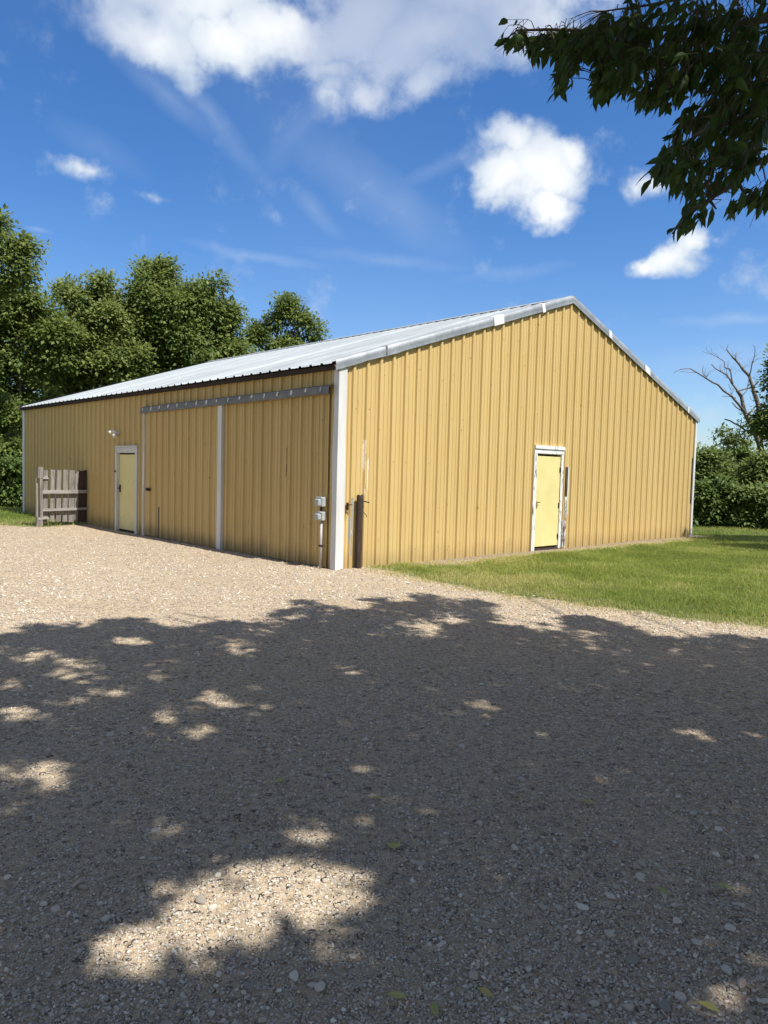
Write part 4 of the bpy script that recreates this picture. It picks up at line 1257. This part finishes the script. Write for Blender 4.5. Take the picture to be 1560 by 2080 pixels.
# visible branches: pixel paths with a distance for every point
VB = [[(1700, 40, 4.2), (1560, 40, 4.6), (1420, 55, 4.9), (1290, 62, 5.1), (1180, 62, 5.2), (1110, 60, 5.2), (1050, 62, 5.1), (1030, 78, 5.1)],
      [(1700, 120, 4.4), (1560, 110, 4.6), (1430, 115, 4.7), (1330, 130, 4.8), (1260, 150, 4.7), (1225, 180, 4.7)],
      [(1420, 110, 4.7), (1370, 165, 4.6), (1330, 205, 4.5)],
      [(1110, 60, 5.2), (1140, 95, 5.1), (1152, 140, 5.1), (1130, 180, 5.1)],
      [(1720, 190, 4.0), (1600, 215, 4.2), (1510, 240, 4.3), (1420, 270, 4.4), (1370, 310, 4.4), (1320, 355, 4.4)],
      [(1510, 240, 4.3), (1450, 235, 4.4), (1400, 240, 4.5)],
      [(1720, 300, 3.9), (1600, 300, 4.1), (1530, 335, 4.2), (1500, 370, 4.2), (1440, 405, 4.2), (1395, 440, 4.2), (1365, 475, 4.2)],
      [(1500, 370, 4.2), (1515, 400, 4.2), (1545, 415, 4.2)], [(1440, 405, 4.2), (1455, 425, 4.2)],
      [(1700, -60, 4.6), (1560, -40, 4.9), (1420, -10, 5.2), (1320, 10, 5.3), (1210, 25, 5.4)],
      [(1700, 160, 4.3), (1580, 160, 4.5), (1490, 175, 4.5), (1440, 190, 4.6)]]
bpts, bdir = [], []
hub = main[5]
for bi, path in enumerate(VB):
    P = [at(*p) for p in path]
    if path[0][0] >= 1700: limb(sm, main[-2] if bi % 2 else hub, P[0], .07, .028, .06)
    r0 = .022 if path[0][0] >= 1700 else .010
    sm.tube(P, list(np.linspace(r0, .004, len(P))), 6)
    for a, b2 in zip(P[:-1], P[1:]):
        for t in np.linspace(0, 1, 6)[:-1]:
            bpts.append(a+(b2-a)*t); bdir.append(b2-a)
bpts, bdir = np.array(bpts), norm(np.array(bdir))
# hanging compound leaves inside the picture
tw_o, tw_d = [], []
cand = 60000
px_ = rng.uniform(1000, 1590, cand); py_ = rng.uniform(-25, 490, cand)
keep = np.zeros(cand, bool)
for po_ in MASK: keep |= in_poly(px_, py_+8, po_)
px_, py_ = px_[keep], py_[keep]
anch = np.array([at(x, y, d) for x, y, d in zip(px_, py_, rng.uniform(3.9, 5.6, len(px_)))])
dist = np.linalg.norm(anch[:, None]-bpts[None], axis=2)
near = dist.argmin(1); dmin = dist.min(1)
sel = np.where(dmin < .34)[0]
rng.shuffle(sel)
lf_ = sel[px_[sel] < 1235][:170]
sel = np.concatenate([sel[:540], lf_])
anch, near = anch[sel], near[sel]
VL_P, VL_R, VL_S, VL_A, VL_T = [], [], [], [], []
cen_tree = np.array([6.0, 1.0, 6.0])
for a, nb_ in zip(anch, near):
    outw = norm(np.array([*(a-cen_tree)[:2], 0.0])+rng.normal(size=3)*np.array([.6, .6, 0]))
    rd = norm(outw*.55+np.array([0, 0, -.72])+rng.normal(size=3)*.36)
    ln = rng.uniform(.13, .21)
    nl_ = rng.integers(2, 4)
    side = norm(np.cross(rd, rng.normal(size=3)))
    for j in range(nl_):
        t = .35+.5*j/nl_
        for s_ in (-1, 1):
            VL_P.append(a+rd*ln*t); VL_R.append(norm(rd*.55+side*s_*.62+np.array([0, 0, -.45])+rng.normal(size=3)*.2)); VL_S.append(rng.uniform(.080, .120)); VL_A.append(len(VL_T))
    VL_P.append(a+rd*ln); VL_R.append(norm(rd+np.array([0, 0, -.35])+rng.normal(size=3)*.12)); VL_S.append(rng.uniform(.092, .135)); VL_A.append(len(VL_T))
    VL_T.append((bpts[nb_], a, a+rd*ln))
VP_, VR_, VS_ = np.array(VL_P), np.array(VL_R), np.array(VL_S)
tipq = VP_+VR_*VS_[:, None]*.3
ok = allowed(tipq, False)
live = np.bincount(np.array(VL_A)[ok], minlength=len(VL_T))
for k_, (b0, a_, e_) in enumerate(VL_T):
    if live[k_] < 2: continue
    sm.tube([b0, (b0+a_)/2+np.array([0, 0, .02]), a_], [.0035, .0028, .002], 4, 0, False)
    sm.tube([a_, e_], [.002, .0014], 3, 0, False)
VP_, VR_, VS_ = VP_[ok], VR_[ok], VS_[ok]
# leaflet template, folded along the midrib and curved
LT2 = np.array([(0, 0, 0), (-.155, .30, .045), (.155, .30, .045), (-.15, .58, .02), (.15, .58, .02), (0, .32, 0), (0, .64, -.035), (0, 1, -.12)], float)
Rm = frames(VR_, norm(rng.normal(size=VR_.shape)*.7+np.array([0, 0, 1])))
V1_, T1_ = scatter(LT2, LF, VP_-TB, Rm, np.stack([VS_*rng.uniform(.90, 1.35, len(VS_)), VS_, VS_], 1))
A1_ = np.repeat(np.clip(rng.normal(.38, .2, len(VS_)), 0, 1), 8)
# the rest of the crown
NC, PER = 10500, 22
d = norm(rng.normal(size=(NC, 3)))
c = np.array([3.0, .6, 7.7])+d*np.array([8.2, 7.2, 2.9])*(rng.random(NC)**.40)[:, None]
c[:, 2] = np.maximum(c[:, 2], 4.6+rng.random(NC)*.8)
lump = fbm(c[:, 0]*.8, c[:, 1]*.8+c[:, 2]*.5, 3)
cc = np.repeat(c, PER, 0)
P = cc+rng.normal(size=cc.shape)*np.array([.24, .24, .16])
ok = allowed(P)
q_, z_ = project(P)
ok &= ~((z_ > 0) & (q_[:, 0] > -30) & (q_[:, 0] < 1590) & (q_[:, 1] > -30) & (rng.random(len(P)) < .93))
P = P[ok]
dirn = norm(rng.normal(size=P.shape)*.7+np.array([-.15, .2, -.5]))
hint = norm(rng.normal(size=P.shape)*.55+np.array([0, 0, 1])+SUN*.4)
sz = rng.uniform(.115, .165, len(P))
V2_, T2_ = scatter(KT, KF, P-TB, frames(dirn, hint), np.stack([sz*.85, sz, sz], 1))
A2_ = np.repeat(np.clip(rng.normal(.4, .2, len(P)), 0, 1), 4)
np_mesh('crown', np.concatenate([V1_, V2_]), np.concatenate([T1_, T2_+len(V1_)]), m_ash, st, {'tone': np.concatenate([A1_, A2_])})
sm.v = [tuple(np.array(p)-TB) for p in sm.v]
sm.build('trunk', m_bark, st)

# ------------------------------------------------------------------ sun, sky, clouds
sun = bpy.data.lights.new('sun', 'SUN')
sun.energy = 5.0; sun.angle = R(.53); sun.color = (1.0, .955, .88)
so = bpy.data.objects.new('sun', sun)
so.rotation_euler = Vector(-SUN).to_track_quat('-Z', 'Y').to_euler()
COL.objects.link(so)
wd = bpy.data.worlds.new('World'); S.world = wd
wd.use_nodes = True
nt = wd.node_tree
bg = nt.nodes['Background']
sky = N(nt, 'ShaderNodeTexSky', {'sky_type': 'NISHITA', 'sun_disc': False, 'sun_elevation': EL, 'sun_rotation': math.atan2(SUN[0], SUN[1]), 'air_density': 1.0, 'dust_density': .5, 'ozone_density': 1.6})
SKYS = .092
tc = nt.nodes.new('ShaderNodeTexCoord')
dirv = N(nt, 'ShaderNodeVectorMath', {'operation': 'NORMALIZE'}); nt.links.new(tc.outputs['Generated'], dirv.inputs[0])
dv = dirv.outputs[0]
sep = N(nt, 'ShaderNodeSeparateXYZ', Vector=dv)
az = M(nt, 'ARCTAN2', sep.outputs[0], sep.outputs[1])
el = M(nt, 'ARCSINE', sep.outputs[2])
def wn(scale, detail, rough, seed=0, dist=0.0):
    mp = N(nt, 'ShaderNodeMapping', Vector=dv); mp.inputs['Location'].default_value = (seed, seed*.7, seed*.3)
    return N(nt, 'ShaderNodeTexNoise', Vector=mp.outputs[0], Scale=scale, Detail=detail, Roughness=rough, Distortion=dist).outputs['Fac']
w1, w2 = wn(5.0, 5, .6, 1), wn(5.0, 5, .6, 5)
azw = M(nt, 'ADD', az, M(nt, 'MULTIPLY', M(nt, 'SUBTRACT', w1, .5), .16))
elw = M(nt, 'ADD', el, M(nt, 'MULTIPLY', M(nt, 'SUBTRACT', w2, .5), .13))
def angs(px, py):
    r = norm(ray(px, py)); return math.atan2(r[0], r[1]), math.asin(r[2])
def cloud(px, py, rx, ry, wgt=1.0, a=azw, e=elw, rot=0.0, soft=1.0):
    a0, e0 = angs(px, py)
    a1, _ = angs(px+rx, py); _, e1 = angs(px, py-ry)
    ra, re = max(abs(a1-a0), .004), max(abs(e1-e0), .004)
    da, de = M(nt, 'SUBTRACT', a, a0), M(nt, 'SUBTRACT', e, e0)
    if rot:
        c_, s_ = math.cos(rot), math.sin(rot)
        da, de = M(nt, 'ADD', M(nt, 'MULTIPLY', da, c_), M(nt, 'MULTIPLY', de, s_)), M(nt, 'SUBTRACT', M(nt, 'MULTIPLY', de, c_), M(nt, 'MULTIPLY', da, s_))
    x, y = M(nt, 'DIVIDE', da, ra), M(nt, 'DIVIDE', de, re)
    d2 = M(nt, 'ADD', M(nt, 'MULTIPLY', x, x), M(nt, 'MULTIPLY', y, y))
    v = M(nt, 'SUBTRACT', 1.0, M(nt, 'SQRT', d2))
    return M(nt, 'MULTIPLY', M(nt, 'MAXIMUM', v, -.6), wgt)
BL = [(380, -40, 200, 150), (300, 60, 140, 120), (450, 60, 150, 90), (560, 50, 200, 110), (720, 40, 190, 140), (860, 110, 210, 110), (960, 20, 200, 130), (700, 180, 130, 70, .7), (1050, 60, 150, 120), (1100, -60, 300, 160), (640, 130, 90, 60, .6),
      (1085, 355, 125, 105), (1040, 300, 80, 60), (1110, 420, 90, 50), (1150, 320, 55, 50, .8), (1030, 370, 70, 70),
      (1380, 525, 85, 48), (1410, 490, 55, 40), (1340, 530, 50, 36), (1330, 355, 50, 50, .55), (185, 348, 70, 26, .42), (310, 392, 50, 14, .22), (640, 190, 70, 60, .5), (870, 190, 130, 50, .6), (200, 60, 70, 60, .4),
      (300, -200, 500, 140), (1000, -260, 600, 160)]
dens = None
for b in BL:
    v = cloud(*b[:4], b[4] if len(b) > 4 else 1.0)
    dens = v if dens is None else M(nt, 'MAXIMUM', dens, v)
fine = wn(9.0, 8, .62, 3)
fine2 = wn(26.0, 6, .6, 8)
dd_ = M(nt, 'ADD', dens, M(nt, 'ADD', M(nt, 'MULTIPLY', M(nt, 'SUBTRACT', fine, .5), 1.45), M(nt, 'MULTIPLY', M(nt, 'SUBTRACT', fine2, .5), .85)))
cov = sstep(nt, dd_, -.06, .62)
# thin streaks of high cloud
CI = [(420, 230, 210, 34, .55, -.72), (330, 190, 160, 40, .4, -.5), (520, 522, 170, 16, .6, -.10), (790, 530, 200, 18, .4, -.05), (1040, 550, 150, 18, .4, .12), (640, 430, 80, 26, .4, -.7), (200, 300, 120, 40, .25, -.3), (750, 390, 260, 70, .5, -.5), (1500, 650, 190, 16, .6, .0), (1480, 730, 230, 40, .5, 0), (600, 260, 130, 50, .35, .9), (70, 470, 40, 8, .6, 0), (900, 350, 140, 26, .35, .35)]
ci = None
az2 = M(nt, 'ADD', az, M(nt, 'MULTIPLY', M(nt, 'SUBTRACT', w1, .5), .05))
el2 = M(nt, 'ADD', el, M(nt, 'MULTIPLY', M(nt, 'SUBTRACT', w2, .5), .06))
for b in CI:
    v = cloud(b[0], b[1], b[2], b[3], b[4], az2, el2, b[5])
    v = M(nt, 'MAXIMUM', v, 0.0)
    ci = v if ci is None else M(nt, 'MAXIMUM', ci, v)
ci = M(nt, 'MULTIPLY', ci, M(nt, 'ADD', M(nt, 'MULTIPLY', wn(14.0, 6, .6, 11), .9), .05))
hazy = M(nt, 'ADD', M(nt, 'MULTIPLY', sstep(nt, wn(1.6, 3, .5, 14), .40, .85), .5), M(nt, 'MULTIPLY', sstep(nt, el, .36, .0), .55))
ci = M(nt, 'ADD', M(nt, 'MULTIPLY', ci, .75), M(nt, 'MULTIPLY', hazy, .17))
skyc = N(nt, 'ShaderNodeHueSaturation', Color=sky.outputs[0], Saturation=1.28, Value=1.10).outputs[0]
skyc = mix(nt, 1.0, skyc, (.84, .96, 1.16), 'MULTIPLY')
white = .73/SKYS
body = sstep(nt, M(nt, 'ADD', M(nt, 'MULTIPLY', dens, .8), M(nt, 'MULTIPLY', M(nt, 'SUBTRACT', wn(3.6, 9, .62, 21), .5), 1.7)), -.1, .9)
ccol = mix(nt, body, (.66*white, .76*white, .88*white), (1.12*white, 1.13*white, 1.12*white))
c1 = mix(nt, ci, skyc, (.62*white, .74*white, .92*white))
thin = M(nt, 'SUBTRACT', 1.0, M(nt, 'MULTIPLY', sstep(nt, el, .36, .52), M(nt, 'MULTIPLY', sstep(nt, wn(4.2, 5, .6, 40), .66, .38), .55)))   # the high bank is thin in places
c2 = mix(nt, M(nt, 'MULTIPLY', M(nt, 'MULTIPLY', cov, .95), thin), c1, ccol)
# added cloud, unseen beside, above and behind the view, to brighten and neutralize shade
aaz = M(nt, 'ABSOLUTE', az)
outm = M(nt, 'MAXIMUM', sstep(nt, aaz, .62, .85), sstep(nt, el, .66, .85))
oc = sstep(nt, M(nt, 'ADD', M(nt, 'MULTIPLY', wn(1.9, 3, .5, 31), 1.0), M(nt, 'MULTIPLY', M(nt, 'SUBTRACT', fine, .5), .45)), .40, .60)
c2 = mix(nt, M(nt, 'MULTIPLY', M(nt, 'MULTIPLY', outm, oc), .92), c2, (.50*white, .48*white, .435*white))
nt.links.new(c2, bg.inputs['Color'])
bg.inputs['Strength'].default_value = SKYS
wd.cycles.sampling_method = 'MANUAL'
wd.cycles.sample_map_resolution = 1024

S.view_settings.view_transform = 'Standard'
S.view_settings.look = 'None'
S.view_settings.exposure = .45
S.view_settings.gamma = 1
S.render.engine = 'CYCLES'
S.cycles.max_bounces = 6
S.cycles.diffuse_bounces = 3
S.cycles.glossy_bounces = 2
S.cycles.transmission_bounces = 3
S.cycles.transparent_max_bounces = 4
S.cycles.caustics_reflective = False
S.cycles.caustics_refractive = False
S.cycles.use_denoising = True
